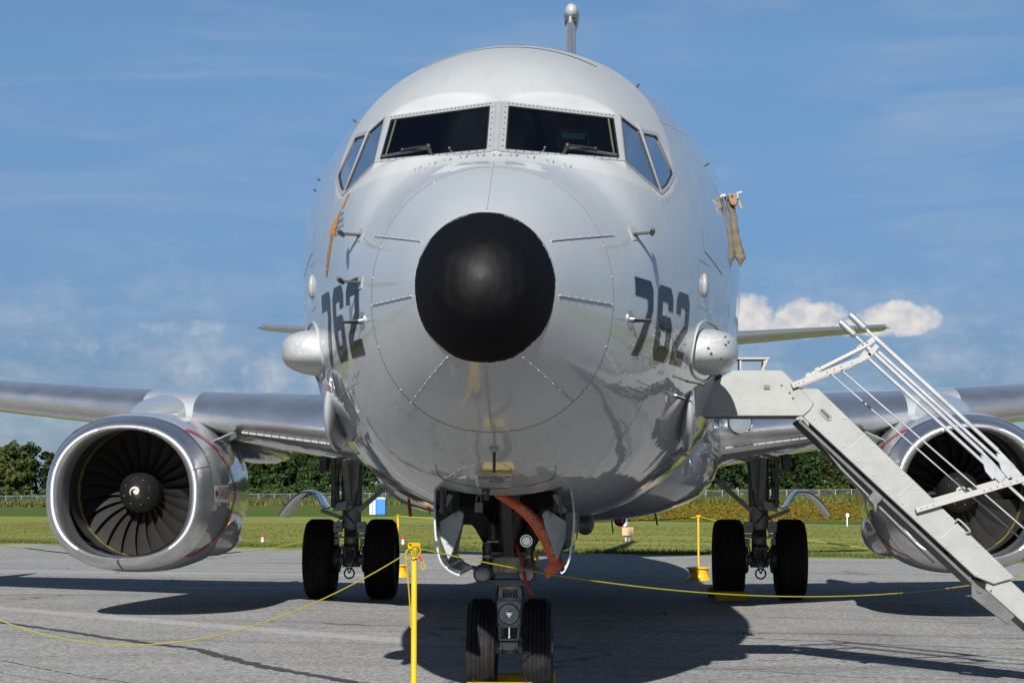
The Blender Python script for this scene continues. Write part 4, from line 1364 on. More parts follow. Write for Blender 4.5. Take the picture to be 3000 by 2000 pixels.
mb.cyl(a + Vector((0, 0, .02)), a + Vector((0, -.0, -.03)), .036, .022, 12); mb.cyl(a + Vector((0, 0, -.03)), a + Vector((0, 0, -.07)), .024, .02, 12)
jk = build('external_connector', mb, M['black_part'], plane)
mb = MB(); mb.box(a + Vector((-.045, 0, -.115)), (.05, .04, .065)); mb.tube([a + Vector((-.06, 0, -.085)), a + Vector((-.06, 0, -.05)), a + Vector((-.045, 0, -.035)), a + Vector((-.03, 0, -.05)), a + Vector((-.03, 0, -.085))], .006, 6)
build('padlock', mb, M['dark_metal'], jk, bevel=.004)

# refuelling slipway outline and little antennas on the crown
mb = MB()
def crown(x, y, off=.003):
    a, zt, zb, zc, nt, nb = sec(y); z = zc + (zt - zc) * max(0, 1 - (abs(x) / a) ** nt) ** (1 / nt); return Vector((x, y, z + off))
for pts, w in (([(-.62, 4.0), (-.3, 4.05), (.3, 4.05), (.62, 4.0)], .05), ([(-.62, 4.9), (-.3, 4.6), (.3, 4.6), (.62, 4.9)], .05), ([(-.05, 4.62), (.09, 4.62)], .18)):
    rowsl = []
    for (ax, ay), (bx, by) in zip(pts[:-1], pts[1:]):
        for k in range(9): x, y = lerp(ax, bx, k / 8), lerp(ay, by, k / 8); rowsl.append([crown(x, y - w / 2), crown(x, y + w / 2)])
    mb.grid(rowsl)
build('slipway_marking', mb, M['dark_seam'], plane)
mb = MB()
for sg, y, z in ((1, 4.6, 4.45), (-1, 5.3, 3.86), (-1, 5.3, 3.78), (1, 5.0, 3.92), (-1, 4.9, 4.25)):
    p = side_pt(sg, y, z, 0); n = skin_n(*p); mb.cyl(p, p + n * .02, .010, .006, 8); mb.ball(p + n * .02, .008, 8, 5)
build('skin_fitting', mb, M['black_part'], plane, kind='stuff')

# --- belly fairing, belly antennas and beacon
def sup(cx, zc, a, up, dn, e, n=48):
    out = []
    for k in range(n):
        t = 2 * math.pi * k / n; c, s = math.cos(t), math.sin(t)
        out.append((cx + a * math.copysign(abs(c) ** (2 / e), c), zc + (up if s > 0 else dn) * math.copysign(abs(s) ** (2 / e), s)))
    return out


mb = MB()
mb.grid([[(x, y, z) for x, z in sup(0, zc, a, up, dn, 2.7)] for y, a, zc, up, dn in ((11.2, 1.2, 1.75, .3, .5), (11.8, 1.62, 1.80, .4, .62), (12.8, 1.86, 1.86, .5, .72), (14.2, 2.02, 1.92, .6, .80), (17, 2.08, 1.92, .7, .83), (20.5, 2.02, 1.92, .7, .80), (22.5, 1.7, 1.9, .6, .70), (24.5, 1.1, 1.8, .3, .45))], True, caps=True)
build('belly_fairing', mb, M['paint'], plane, smooth=60)
mb = MB(); mb.slab([(.772, 15.9, 1.15), (.772, 16.2, 1.15), (.79, 16.12, .965), (.79, 15.98, .965)], (.016, 0, 0)); build('belly_antenna', mb, M['dark_metal'], plane)
mb = MB(); mb.slab([(1.30, 15.9, 1.30), (1.30, 16.2, 1.30), (1.34, 16.12, 1.065), (1.34, 15.98, 1.065)], (.02, 0, 0)); build('belly_antenna', mb, M['dark_metal'], plane)
mb = MB(); mb.cyl((.885, 16, 1.17), (.885, 16, 1.115), .085, .075, 20); mb.ball((.885, 16, 1.115), (.07, .07, .065), 18, 10)
build('beacon', mb, M['red_lamp'], plane)
mb = MB(); mb.ball((.285, 7.5, 1.11), (.165, .165, .165), 28, 16); mb.cyl((.285, 7.5, 1.25), (.285, 7.5, 1.13), .175, .17, 24)
tu = build('sensor_turret', mb, M['dark_metal'], plane)
mb = MB(); mb.ball((.50, 8.6, 1.16), (.085, .12, .10), 20, 10); build('belly_dome', mb, M['dark_metal'], plane)


# --- wings
def foil(t_up, t_dn, n=22):
    """closed section, unit chord: from the tail over the top to the nose and back underneath"""
    sh = lambda x: 2.969 * math.sqrt(max(x, 0)) - 1.26 * x - 3.516 * x ** 2 + 2.843 * x ** 3 - 1.015 * x ** 4
    xs = [(1 - math.cos(math.pi * k / n)) / 2 for k in range(n + 1)]
    return [(x, t_up * sh(x)) for x in xs[::-1]] + [(x, -t_dn * sh(x)) for x in xs[1:-1]]


WS = [(1.55, 13.3, 21.3, 2.06, .072, .050), (2.6, 14.2, 21.4, 2.17, .072, .043), (4.25, 15.6, 21.6, 2.36, .068, .036), (5.8, 16.6, 21.8, 2.54, .065, .034),
      (7.46, 17.5, 22.25, 2.72, .060, .032), (12, 20.1, 23.25, 3.22, .058, .034), (17, 22.9, 24.4, 3.76, .058, .038), (18.7, 24.5, 25.1, 3.98, .05, .03)]
def wing_at(x):
    x = abs(x)
    for a, b in zip(WS[:-1], WS[1:]):
        if x <= b[0]: t = (x - a[0]) / (b[0] - a[0]); return [lerp(p, q, t) for p, q in zip(a, b)]
    return list(WS[-1])


def wing_sec(sg, x, sub=None, grow=0.0):
    _, le, te, z, tu_, td_ = wing_at(x); c = te - le
    pts = foil(tu_, td_, 30); out = []
    for fx, fz in pts:
        out.append((sg * x, le + fx * c - grow * (1 - fx) * 1.0, z + fz * c + (.006 - fx * .012) * c + (grow if fz > 0 else -grow) * min(1, abs(fz) * 60)))
    if sub is not None:
        m = len(out); half = 30
        out = [out[half - k] for k in range(sub[0], 0, -1)] + [out[half]] + [out[half + k] for k in range(1, sub[1] + 1)]
    return out


for sg in (1, -1):
    mb = MB(); xs3 = [1.55, 2.1, 2.6, 3.4, 4.25, 5, 5.8, 6.6, 7.46, 9, 10.5, 12, 13.6, 15.2, 17, 17.9, 18.7]
    mb.grid([wing_sec(sg, x) for x in xs3], True, caps=True)
    wing = build('wing', mb, M['paint'], plane, smooth=50)
    for nm, a, b, sb in (('leading_edge_slat', 2.0, 4.42, (7, 5)), ('leading_edge_slat', 5.16, 9.2, (7, 5)), ('leading_edge_slat', 9.22, 13.2, (7, 5)), ('leading_edge_slat', 13.22, 17.2, (7, 5))):
        mb = MB(); n_s = 12
        outer = [wing_sec(sg, lerp(a, b, k / n_s), sb, .008) for k in range(n_s + 1)]
        inner = [wing_sec(sg, lerp(a, b, k / n_s), sb, -.012) for k in range(n_s + 1)]
        mb.grid([o_ + i_[::-1] for o_, i_ in zip(outer, inner)], True, caps=True)
        sl_ = build(nm, mb, M['slat'], wing, smooth=40)
    # hinge line of the inboard flap, drawn as a white strip of short tabs
    mb = MB()
    for k in range(16):
        xa, xb = lerp(2.05, 3.75, k / 16), lerp(2.05, 3.75, (k + .9) / 16)
        A, B = wing_sec(sg, xa, None, .014), wing_sec(sg, xb, None, .014)
        p, q, p2, q2 = A[33], B[33], A[34], B[34]
        m1 = lambda u, v, t: tuple(lerp(i, j, t) for i, j in zip(u, v))
        mb.slab([p, q, (q[0], q[1], q[2] - .028), (p[0], p[1], p[2] - .028)], (0, .004, 0))
    build('hinge_strip', mb, M['strut_white'], wing, smooth=0, kind='stuff')
    # flap track fairings
    for x, yf, zz, w_ in ((4.34, 18.6, 2.14, .27), (10.4, 20.2, 2.76, .24), (13.4, 21.6, 3.12, .22)):
        mb = MB()
        mb.grid([[(sg * x + px, y, pz) for px, pz in sup(0, z0, a, .16, d, 2.8, 28)] for y, a, z0, d in
                 ((yf, .03, zz + .02, .02), (yf + .35, w_ * .62, zz, .12), (yf + 1.0, w_ * .93, zz - .02, .185), (yf + 2.0, w_, zz - .03, .20), (yf + 3.2, w_ * .85, zz - .03, .19), (yf + 4.4, w_ * .5, zz - .02, .13), (yf + 5, .02, zz, .02))], True, caps=True)
        build('flap_track_fairing', mb, M['paint'], wing, smooth=60)
    # landing lamp let into the wing root
    p = Vector((sg * 2.24, 13.76, 2.262)); d = Vector((sg * .10, -1, .02)).normalized()
    mb = MB(); mb.lathe([(.150, -.05), (.148, .02), (.13, .035), (.125, .0), (.10, -.06), (0.001, -.08)], p, d, 28)
    lp = build('landing_light', mb, M['steel'], wing)
    mb = MB(); mb.lathe([(.125, .026), (.09, .034), (.05, .040), (.001, .042)], p, d, 28); build('lens', mb, M['lens'], lp)
    # dark root panel under the lamp and the fillet that carries the leading edge into the body
    mb = MB()
    mb.grid([[(sg * x, y, z) for x, z in [(px + cx, pz) for px, pz in sup(0, zc, a, up, dn, 2.2, 28)]] for y, cx, zc, a, up, dn in
             ((11.9, 1.62, 2.2, .06, .05, .05), (12.6, 1.66, 2.16, .18, .16, .2), (13.4, 1.70, 2.12, .27, .28, .30), (14.2, 1.72, 2.08, .36, .40, .38), (15.2, 1.75, 2.08, .45, .46, .42), (17, 1.75, 2.05, .5, .46, .42))], True, caps=True)
    build('root_fillet', mb, M['paint'], wing, smooth=60)

# --- tail: fin with its bulb, and tailplane
mb = MB()
mb.grid([[(fz * c * .9, le + fx * c, z) for fx, fz in foil(.045, .045, 14)] for z, le, c in ((4.9, 31.6, 6.6), (6.5, 33.2, 5.4), (9, 35.4, 4.2), (11.5, 37.5, 3.1), (12.45, 38.3, 2.7))], True, caps=True)
fin = build('tail_fin', mb, M['tail_edge'], plane)
mb = MB(); mb.grid([[(.02 + px, y, 12.42 + pz) for px, pz in sup(0, 0, r, r * 1.25, r * 1.15, 2, 24)] for y, r in ((38.0, .02), (38.05, .09), (38.2, .145), (38.45, .172), (38.9, .175), (39.6, .15), (40.4, .08), (40.8, .01))], True, caps=True)
build('fin_pod', mb, M['pod'], fin)
mb = MB(); mb.box((0, 38.3, 12.20), (.05, .5, .16)); mb.grid([[(px, y, 12.24 + pz) for px, pz in sup(0, 0, r, .08, .12, 2, 16)] for y, r in ((38.15, .02), (38.25, .12), (38.6, .14), (39.2, .1))], True, caps=True)
build('pod_neck', mb, M['dark_metal'], fin)
for sg in (1, -1):
    mb = MB(); zz = 0.0 if sg > 0 else .05
    mb.grid([[(sg * x, le + fx * c, z + zz + fz * c) for fx, fz in foil(.05, .045, 14)] for x, le, c, z in ((.3, 33.9, 4.1, 4.55), (3.7, 36.4, 2.8, 4.92), (7.1, 39.0, 1.5, 5.30), (7.18, 39.2, 1.2, 5.31))], True, caps=True)
    tp = build('tailplane', mb, M['tail_edge'], plane)
    mb = MB(); mb.tube([(sg * 7.15, 39.6, 5.31 + zz), (sg * 7.3, 39.7, 5.31 + zz)], .01, 6); build('static_wick', mb, M['black_part'], tp)


# --- engines
def cowl_sec(cx, y, hw, zc, up, dn, n=120, e=2.25):
    out = []
    for k in range(n):
        t = 2 * math.pi * k / n; c, s = math.cos(t), math.sin(t); ee = e if s > 0 else 2.45
        out.append((cx + hw * math.copysign(abs(c) ** (2 / ee), c), y, zc + (up if s > 0 else dn) * math.copysign(abs(s) ** (2 / ee), s)))
    return out


COWL = [(14.16, .985, 1.46, .905, .895), (14.45, 1.01, 1.46, .945, .93), (15.0, 1.02, 1.46, .98, .945), (15.8, .995, 1.47, .99, .94), (16.6, .94, 1.48, .96, .90), (17.4, .86, 1.50, .89, .84), (18.2, .75, 1.52, .79, .75), (18.22, .70, 1.52, .74, .70)]
LIP = [(14.162, .984, .904, .894), (14.05, .958, .878, .868), (13.93, .925, .845, .835), (13.85, .895, .815, .806), (13.81, .86, .785, .778), (13.80, .835, .765, .762), (13.815, .805, .745, .745), (13.86, .775, .735, .735), (13.95, .748, .735, .735), (14.12, .737, .737, .737), (14.30, .745, .745, .745)]
CP = [pchip([c[0] for c in COWL], [c[k] for c in COWL]) for k in range(1, 5)]
def cowl_pt(cx, sg, y, t, off):
    """t: angle from the inboard horizontal, up positive"""
    hw, zc, up, dn = [float(f(y)) for f in CP]
    c, s = math.cos(t), math.sin(t); ee = 2.25 if s > 0 else 2.45
    return Vector((cx - sg * (hw + off) * math.copysign(abs(c) ** (2 / ee), c), y, zc + ((up if s > 0 else dn) + off) * math.copysign(abs(s) ** (2 / ee), s)))


blade_o = None; spin_objs = None
for sg in (-1, 1):
    cx = sg * 4.87
    mb = MB()
    ysd = np.linspace(14.16, 18.22, 44)
    mb.grid([cowl_sec(cx, y, *[float(f(y)) for f in CP]) for y in ysd], True)
    eng = build('engine', mb, M['paint'], plane, smooth=60)
    mb = MB(); mb.grid([cowl_sec(cx, y, hw, 1.46, up, dn, 96, 2.12 if i > 6 else 2.2) for i, (y, hw, up, dn) in enumerate(LIP)], True)
    lip = build('inlet_lip', mb, M['lip'], eng, smooth=60)
    # lip joints
    mb = MB()
    for ang_ in (R(18), R(158), R(268)):
        rws = []
        for y, hw, up, dn in LIP[:9]:
            rr = cowl_sec(cx, y, hw + .0015, 1.46, up + .0015, dn + .0015, 720, 2.2); k = int(ang_ / (2 * math.pi) * 720); rws.append([rr[k - 1], rr[k + 1]])
        mb.grid(rws)
    build('lip_joint', mb, M['dark_metal'], eng)
    ex_, ez = cx, 1.475
    o = Vector((ex_, 0, ez))
    mb = MB(); mb.lathe([(.745, 14.29), (.755, 14.6), (.772, 14.84)], o, (0, 1, 0), 72); build('inlet_duct', mb, M['duct'], eng)
    mb = MB(); mb.lathe([(.772, 14.84), (.780, 14.84), (.778, 15.02), (.776, 15.12)], o, (0, 1, 0), 72); build('rub_strip', mb, M['rub_strip'], eng)
    mb = MB(); mb.lathe([(.80, 15.3), (.001, 15.3)], o, (0, 1, 0), 40); mb.lathe([(.778, 15.12), (.80, 15.3)], o, (0, 1, 0), 40)
    build('fan_backplate', mb, M['bay'], eng)
    # spinner, its rim of bolts and white comma
    mb = MB(); mb.lathe([(.001, 14.47), (.03, 14.475), (.10, 14.53), (.165, 14.60), (.175, 14.612), (.235, 14.70), (.245, 14.74), (.245, 15.1)], o, (0, 1, 0), 48)
    sp_ = build('spinner', mb, M['spinner'], eng)
    spr = lambda r: 14.47 + (.005 if r < .03 else 0) + (max(0, r - .03) * .79 if r < .165 else .107 + (r - .165) * 1.3)
    mb = MB(); cs = []
    for k in range(48):
        t = k / 47; a = -2.2 + t * 6.0; r = .010 + .060 * t ** .9; wdt = (.024 * math.sin(math.pi * min(1, t * 1.02)) ** .6 + .004)
        cs.append((r, a, wdt))
    rws = []
    for r, a, wdt in cs:
        rws.append([(ex_ + math.cos(a) * q, spr(q) - .006, ez + math.sin(a) * q) for q in (max(.002, r - wdt / 2), r, r + wdt / 2)])
    mb.grid(rws); mb.lathe([(.001, 14.466), (.022, 14.468)], o, (0, 1, 0), 20)
    build('spiral_mark', mb, M['white_mark'], sp_.parent, smooth=60)
    mb = MB()
    for k in range(8):
        a = 2 * math.pi * k / 8 + .3; mb.ball((ex_ + math.cos(a) * .158, 14.585, ez + math.sin(a) * .158), .008, 8, 5)
    build('spinner_bolt', mb, M['dark_metal'], eng, kind='stuff')
    # 24 wide chord blades
    if blade_o is None:
        rws = []
        for k in range(13):
            t = k / 12; r = .235 + t * .532; tw = lerp(R(28), R(62), t ** .8); ch_ = .20 + .05 * t; sw = .03 * math.sin(t * 3.0) - .06 * t * t
            row = []
            for q, th_ in ((-.5, 0), (-.25, .012), (.1, .012), (.5, 0), (.1, -.006), (-.25, -.006)):
                ux, uy = math.sin(tw), math.cos(tw)
                px = q * ch_ * ux - th_ * uy + sw; py = q * ch_ * uy + th_ * ux
                row.append((px, 15.0 + py * .75, r * math.cos(px / max(r, .1))))
            rws.append(row)
        mb = MB(); mb.grid(rws, True, caps=True)
        blade_o = build('fan_blade', mb, M['blade'], eng, smooth=40, local=True)
        first = blade_o
    for k in range(24):
        m4 = Matrix.Translation(Vector((ex_, 0, ez)) - WL[plane]) @ Matrix.Rotation(2 * math.pi * k / 24 * 1.0 + .05, 4, 'Y')
        if first is not None: first.matrix_local = m4; first = None
        else: child_copy(blade_o, eng, m4)
    # exhaust
    mb = MB(); mb.lathe([(.62, 17.6), (.60, 18.4), (.50, 19.0), (.46, 19.05), (.46, 18.6), (.30, 18.9), (.10, 19.6), (.001, 19.7)], o, (0, 1, 0), 40); build('exhaust_nozzle', mb, M['dark_metal'], eng)
    # pylon
    mb = MB()
    mb.grid([[(cx + px, y, z0 + pz) for px, pz in sup(0, 0, a, up, dn, 2.3, 32)] for y, a, z0, up, dn in
             ((14.75, .03, 2.40, .03, .03), (15.0, .16, 2.41, .06, .12), (15.4, .28, 2.43, .12, .25), (15.9, .38, 2.45, .19, .4), (16.5, .43, 2.48, .25, .5), (17.2, .42, 2.50, .28, .6), (18.5, .34, 2.5, .28, .7), (20, .22, 2.45, .2, .5), (22, .05, 2.4, .05, .2))], True, caps=True)
    build('pylon', mb, M['paint'], eng, smooth=60)
    # chine strake on the inboard shoulder
    a0, a1 = cowl_pt(cx, sg, 14.95, R(37), -.01), cowl_pt(cx, sg, 15.85, R(34), -.01)
    outv = Vector((-sg * .80, .05, .60)).normalized()
    mb = MB(); mb.slab([a0, a0 + outv * .06 + Vector((0, .22, 0)), a1 + outv * .36 - Vector((0, .22, 0)), a1 + outv * .38, a1], Vector((0, 0, 1)).cross(outv).cross(outv).normalized() * .018 if False else Vector((sg * .010, 0, .016)))
    build('strake', mb, M['paint'], eng, bevel=.004)
    # gearbox bulge low on the side
    mb = MB(); mb.ball((cx - sg * .66, 16.0, .98), (.34, 1.0, .30), 28, 14); build('gearbox_bulge', mb, M['paint'], eng, smooth=60)
    mb = MB(); mb.ball((cx - sg * .90, 15.8, 1.20), (.06, .16, .06), 16, 8); build('scoop', mb, M['steel'], eng)
    # red warning chevron with JET INTAKE
    def chev(t): return 14.22 + 1.50 * (1 - abs(t) / R(52))
    for side in (1, -1):
        mb = MB(); rws = []
        for k in range(61):
            t = lerp(-R(52), R(52), k / 60); tt = t if side > 0 else math.pi - t
            y = chev(t); rws.append([cowl_pt(cx, sg, max(14.165, y - .10), tt, .006), cowl_pt(cx, sg, y + .10, tt, .006)])
        mb.grid(rws); st_ = build('warning_stripe', mb, M['red_mark'], eng, smooth=60)
    def on_stripe(t0, dirn, up):
        def fn(x, y):
            t = t0 + x * dirn / 1.35
            return cowl_pt(cx, sg, chev(t) + y * up * .75, t, .008)
        return fn
    mb = MB(); map_text(mb, 'JET', .12, on_stripe(R(24), sg, 1)); build('stripe_lettering', mb, M['label_white'], eng, smooth=0)
    mb = MB(); map_text(mb, 'INTAKE', .12, on_stripe(R(-22), -sg, -1)); build('stripe_lettering', mb, M['label_white'], eng, smooth=0)
    mb = MB(); rws = [[cowl_pt(cx, sg, lerp(14.20, 15.02, i / 8), R(t), .004) for i in range(9)] for t in (-4.2, 0, 4.2)]; mb.grid(rws)
    dl = build('danger_label', mb, M['label_white'], eng)
    mb = MB()
    def dl_pt(x, y): return cowl_pt(cx, sg, 14.70 + x if sg < 0 else 14.70 - x, y / 1.07, .008)
    map_text(mb, 'DANGER', .15, dl_pt)
    for poly in ([(-.47, 0), (-.40, .045), (-.40, -.045)], [(-.40, .018), (-.33, .018), (-.33, -.018), (-.40, -.018)]):
        mb.add([cowl_pt(cx, sg, 14.70 + x, y / 1.07, .008) for x, y in poly], [tuple(range(len(poly)))])
    build('danger_lettering', mb, M['red_mark'], eng, smooth=0)
# ------------------------------------------------------------------ landing gear
def tyre_mesh(name, c, rad, wid, grooves, parent, rim_r):
    """tyre lathed about the x axis, with real circumferential grooves"""
    h = wid / 2; prof = []
    prof += [(rim_r, -h * .78), (rim_r + (rad - rim_r) * .25, -h * .95), (rim_r + (rad - rim_r) * .55, -h), (rim_r + (rad - rim_r) * .80, -h * .93), (rad - .028, -h * .80), (rad - .010, -h * .70)]
    gx = [lerp(-h * .56, h * .56, k / (grooves - 1)) for k in range(grooves)]; gw = wid * .018; dp = .010
    for x in gx:
        rr = rad - .006 * (abs(x) / h) ** 2
        prof += [(rr, x - gw), (rr - dp, x - gw * .6), (rr - dp, x + gw * .6), (rr, x + gw)]
    prof += [(r, -x) for r, x in prof[5::-1]]
    mb = MB(); mb.lathe(prof, c, (1, 0, 0), 72)
    # weight on the wheel: the foot of the tyre is pressed flat
    mb.v = [(x, y, max(z, .0035)) for x, y, z in mb.v]
    return build(name, mb, M['tyre'], parent, smooth=50)


def rim_mesh(c, r, w, out, parent):
    mb = MB(); mb.lathe([(r, -w / 2), (r * .96, -w / 2 + .01), (r * .9, -w * .3), (r * .35, -w * .22), (r * .30, -w * .36), (.001, -w * .36)], c, (-out, 0, 0), 32)
    mb.lathe([(r, w / 2), (r * .95, w / 2 - .01), (r * .9, w * .2), (r * .2, w * .2)], c, (-out, 0, 0), 32)
    return build('rim', mb, M['gear_paint'], parent, smooth=40)


# --- nose gear
G = Vector((0, 4.0, 0))
mb = MB()
mb.cyl((0, 4.02, 1.75), (0, 4.0, .98), .085, n=24); mb.cyl((0, 4.0, .98), (0, 4.0, .90), .105, n=24)
mb.cyl((0, 4.0, .78), (0, 4.0, .665), .080, n=24); mb.cyl((0, 4.0, .775), (0, 4.0, .76), .088, n=24); mb.cyl((0, 4.0, .685), (0, 4.0, .67), .088, n=24)
mb.cyl((0, 4.0, .67), (0, 4.0, .38), .048, n=20)
mb.cyl((-.30, 4.0, .345), (.30, 4.0, .345), .042, n=16)
mb.cyl((0, 4.0, .42), (0, 4.0, .30), .066, n=20)
nose = build('nose_gear', mb, M['gear_paint'], plane)
for x in (-.198, .195):
    ty = tyre_mesh('tyre', (x, 4.0, .343), .345, .205, 5, nose, .19)
    rim_mesh((x, 4.0, .343), .19, .17, 1 if x > 0 else -1, nose)
# steering block and its two actuators
mb = MB(); mb.box((0, 3.93, .955), (.27, .20, .13)); mb.box((0, 3.86, .885), (.30, .10, .05)); mb.box((0, 3.9, .815), (.34, .20, .022)); mb.box((0, 3.92, .795), (.20, .16, .03))
for x in (-.16, .14): mb.box((x, 3.93, 1.00), (.06, .14, .18))
build('steering_block', mb, M['dark_metal'], nose, bevel=.006)
mb = MB(); mb.box((-.005, 3.80, .935), (.225, .07, .115)); build('hydraulic_housing', mb, M['tan_box'], nose, bevel=.014)
for x, y in ((-.185, 3.78), (.122, 3.78)):
    mb = MB(); mb.cyl((x + .03, 3.98, .875), (x, y, .868), .062, n=20); mb.cyl((x + .002, y + .01, .868), (x, y - .01, .868), .067, n=24)
    a_ = build('steering_actuator', mb, M['black_part'], nose)
    mb = MB(); mb.ball((x, y - .012, .867), (.052, .035, .052), 20, 10); build('actuator_cap', mb, M['gear_paint'], nose)
mb = MB(); mb.cyl((-.235, 3.84, .90), (-.262, 3.83, .91), .016, n=8); mb.tube([(-.235, 3.84, .9), (-.19, 3.85, .88)], .012, 8); build('link_pin', mb, M['gear_paint'], nose)
for x, z0, z1, r in ((-.155, .96, 1.06, .036), (.135, .96, 1.05, .034), (-.155, .915, .96, .046), (.135, .915, .96, .046), (-.115, 1.10, 1.21, .034)):
    mb = MB(); mb.cyl((x, 3.86, z0), (x, 3.86, z1), r, n=16); mb.cyl((x, 3.86, z1 - .02), (x, 3.86, z1 - .012), r * 1.12, n=16); build('valve_body', mb, M['dark_metal'], nose)
mb = MB(); mb.box((-.115, 3.83, 1.09), (.085, .05, .014)); mb.box((-.155, 3.81, .985), (.045, .03, .02)); mb.box((.135, 3.81, .985), (.03, .03, .02)); build('metal_band', mb, M['strut_white'], nose)
# round gauge
mb = MB(); mb.cyl((.12, 3.90, 1.095), (.12, 3.82, 1.095), .050, n=24); gg = build('gauge', mb, M['black_part'], nose)
mb = MB(); mb.lathe([(.048, 0), (.044, .012), (.036, .012), (.034, 0)], (.12, 3.815, 1.095), (0, -1, 0), 24); mb.cyl((.12, 3.82, 1.095), (.12, 3.812, 1.095), .03, n=20); build('gauge_face', mb, M['steel'], nose)
# drag brace and side trunnion arms up into the bay
mb = MB(); mb.beam((0, 3.80, 1.02), (0, 2.9, 1.75), .07, .09); mb.beam((-.02, 3.82, 1.02), (-.035, 3.5, 1.32), .03, .05); mb.beam((.02, 3.82, 1.02), (.035, 3.5, 1.32), .03, .05)
for s in (-1, 1): mb.beam((s * .05, 4.02, 1.02), (s * .40, 4.05, 1.46), .05, .12); mb.beam((s * .10, 4.1, 1.2), (s * .44, 4.2, 1.60), .04, .16)
mb.cyl((-.42, 4.05, 1.55), (.42, 4.05, 1.55), .05, n=14)
mb.slab([(-.16, 4.0, 1.02), (.16, 4.0, 1.02), (.40, 4.1, 1.42), (-.40, 4.1, 1.42)], (0, .03, 0))
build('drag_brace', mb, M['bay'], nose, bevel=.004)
for x0, z0, x1, z1 in ((-.11, 1.21, -.13, 1.45), (.05, 1.05, .08, 1.4), (-.06, 1.05, -.20, 1.40), (.17, 1.0, .16, 1.38)):
    mb = MB(); mb.tube(curve([(x0, 3.86, z0), ((x0 + x1) / 2 + .02, 3.82, (z0 + z1) / 2), (x1, 3.9, z1)], 6), .007, 6); build('hose', mb, M['hose'], nose)
for s in (-1, 1):
    mb = MB(); mb.tube(curve([(s * .075, 3.95, .80), (s * .095, 3.9, .70), (s * .09, 3.9, .56), (s * .08, 3.95, .42)], 6), .008, 6); build('hose', mb, M['hose'], nose)
# torque link seen from the front: light plate with square frame below
mb = MB(); mb.box((-.004, 3.885, .583), (.172, .02, .185)); lpz = build('lamp_plate', mb, M['gear_paint'], nose, bevel=.012)
mb = MB(); mb.lathe([(.076, 0), (.074, .012), (.068, .014), (.066, .004)], (-.004, 3.875, .583), (0, -1, 0), 32)
for x, z in ((-.07, .075), (.07, .075), (-.07, -.075), (.07, -.075)): mb.cyl((-.004 + x, 3.876, .583 + z), (-.004 + x, 3.868, .583 + z), .007, n=10)
build('lamp_ring', mb, M['dark_metal'], nose)
mb = MB(); mb.lathe([(.067, .008), (.055, -.006), (.036, -.018), (.001, -.024)], (-.004, 3.872, .583), (0, -1, 0), 32); build('taxi_lamp', mb, M['burnt'], nose)
mb = MB(); mb.ball((-.004, 3.872, .583), (.032, .014, .032), 18, 10); build('bulb_cap', mb, M['lamp_core'], nose)
mb = MB()
for s in (-1, 1): mb.beam((-.004 + s * .070, 3.88, .50), (-.004 + s * .062, 3.86, .395), .018, .02, (0, -1, 0))
mb.box((-.004, 3.86, .405), (.125, .02, .016)); mb.box((-.004, 3.88, .495), (.14, .02, .014)); mb.box((-.004, 3.86, .37), (.135, .05, .036)); mb.box((-.004, 3.85, .345), (.085, .03, .026))
for s in (-1, 1): mb.box((-.004 + s * .055, 3.845, .365), (.018, .05, .05))
build('torque_link', mb, M['gear_paint'], nose, bevel=.003)
mb = MB(); mb.cyl((-.004, 3.92, .505), (-.004, 3.92, .41), .021, n=16); mb.cyl((-.004, 3.92, .425), (-.004, 3.92, .412), .034, n=20); build('piston_rod', mb, M['chrome'], nose)
mb = MB(); th_ = [-.7 + 1.4 * k / 10 for k in range(11)]
mb.grid([[(.0815 * math.sin(a), 4.0 - .0815 * math.cos(a), z) for a in th_] for z in (.695, .75)]); pc = build('placard', mb, M['black_part'], nose)
mb = MB()
for tx, z, sz in (('BOEING COMPANY', .740, .013), ('RENTON, WA. U.S.A.', .729, .009)):
    map_text(mb, tx, sz, lambda x, y, z=z: Vector((.0822 * math.sin(x / .082), 4.0 - .0822 * math.cos(x / .082), z + y)))
for x, z in ((-.022, .712), (.03, .716), (.03, .705)): mb.add([(.0822 * math.sin((x + a) / .082), 4.0 - .0822 * math.cos((x + a) / .082), z + b) for a, b in ((-.014, -.003), (.014, -.003), (.014, .003), (-.014, .003))], [(0, 1, 2, 3)])
build('placard_lettering', mb, M['white_mark'], nose, smooth=0)
mb = MB(); mb.box((.180, 3.83, 1.0), (.025, .02, .045)); mb.slab([(.187, 3.82, 1.0), (.205, 3.82, 1.0), (.208, 3.82, .915), (.19, 3.82, .915)], (0, .012, 0)); build('lock_tag', mb, M['yellow_dull'], nose)
# bay walls and ribs
mb = MB()
for s in (-1, 1): mb.slab([(s * .37, 2.44, 1.30), (s * .37, 4.46, 1.22), (s * .37, 4.46, 1.95), (s * .37, 2.44, 1.9)], (s * .02, 0, 0))
mb.slab([(-.39, 2.44, 1.9), (.39, 2.44, 1.9), (.39, 4.46, 1.96), (-.39, 4.46, 1.96)], (0, 0, .02)); mb.slab([(-.39, 4.46, 1.2), (.39, 4.46, 1.2), (.39, 4.46, 1.98), (-.39, 4.46, 1.98)], (0, .02, 0))
mb.slab([(-.36, 2.46, 1.44), (.36, 2.46, 1.44), (.36, 2.46, 1.9), (-.36, 2.46, 1.9)], (0, .02, 0))
for y in (2.8, 3.15, 3.5):
    for s in (-1, 1): mb.box((s * .35, y, 1.6), (.035, .03, .6))
    mb.box((0, y, 1.88), (.72, .03, .05))
bayo = build('nose_gear_bay', mb, M['bay'], plane)
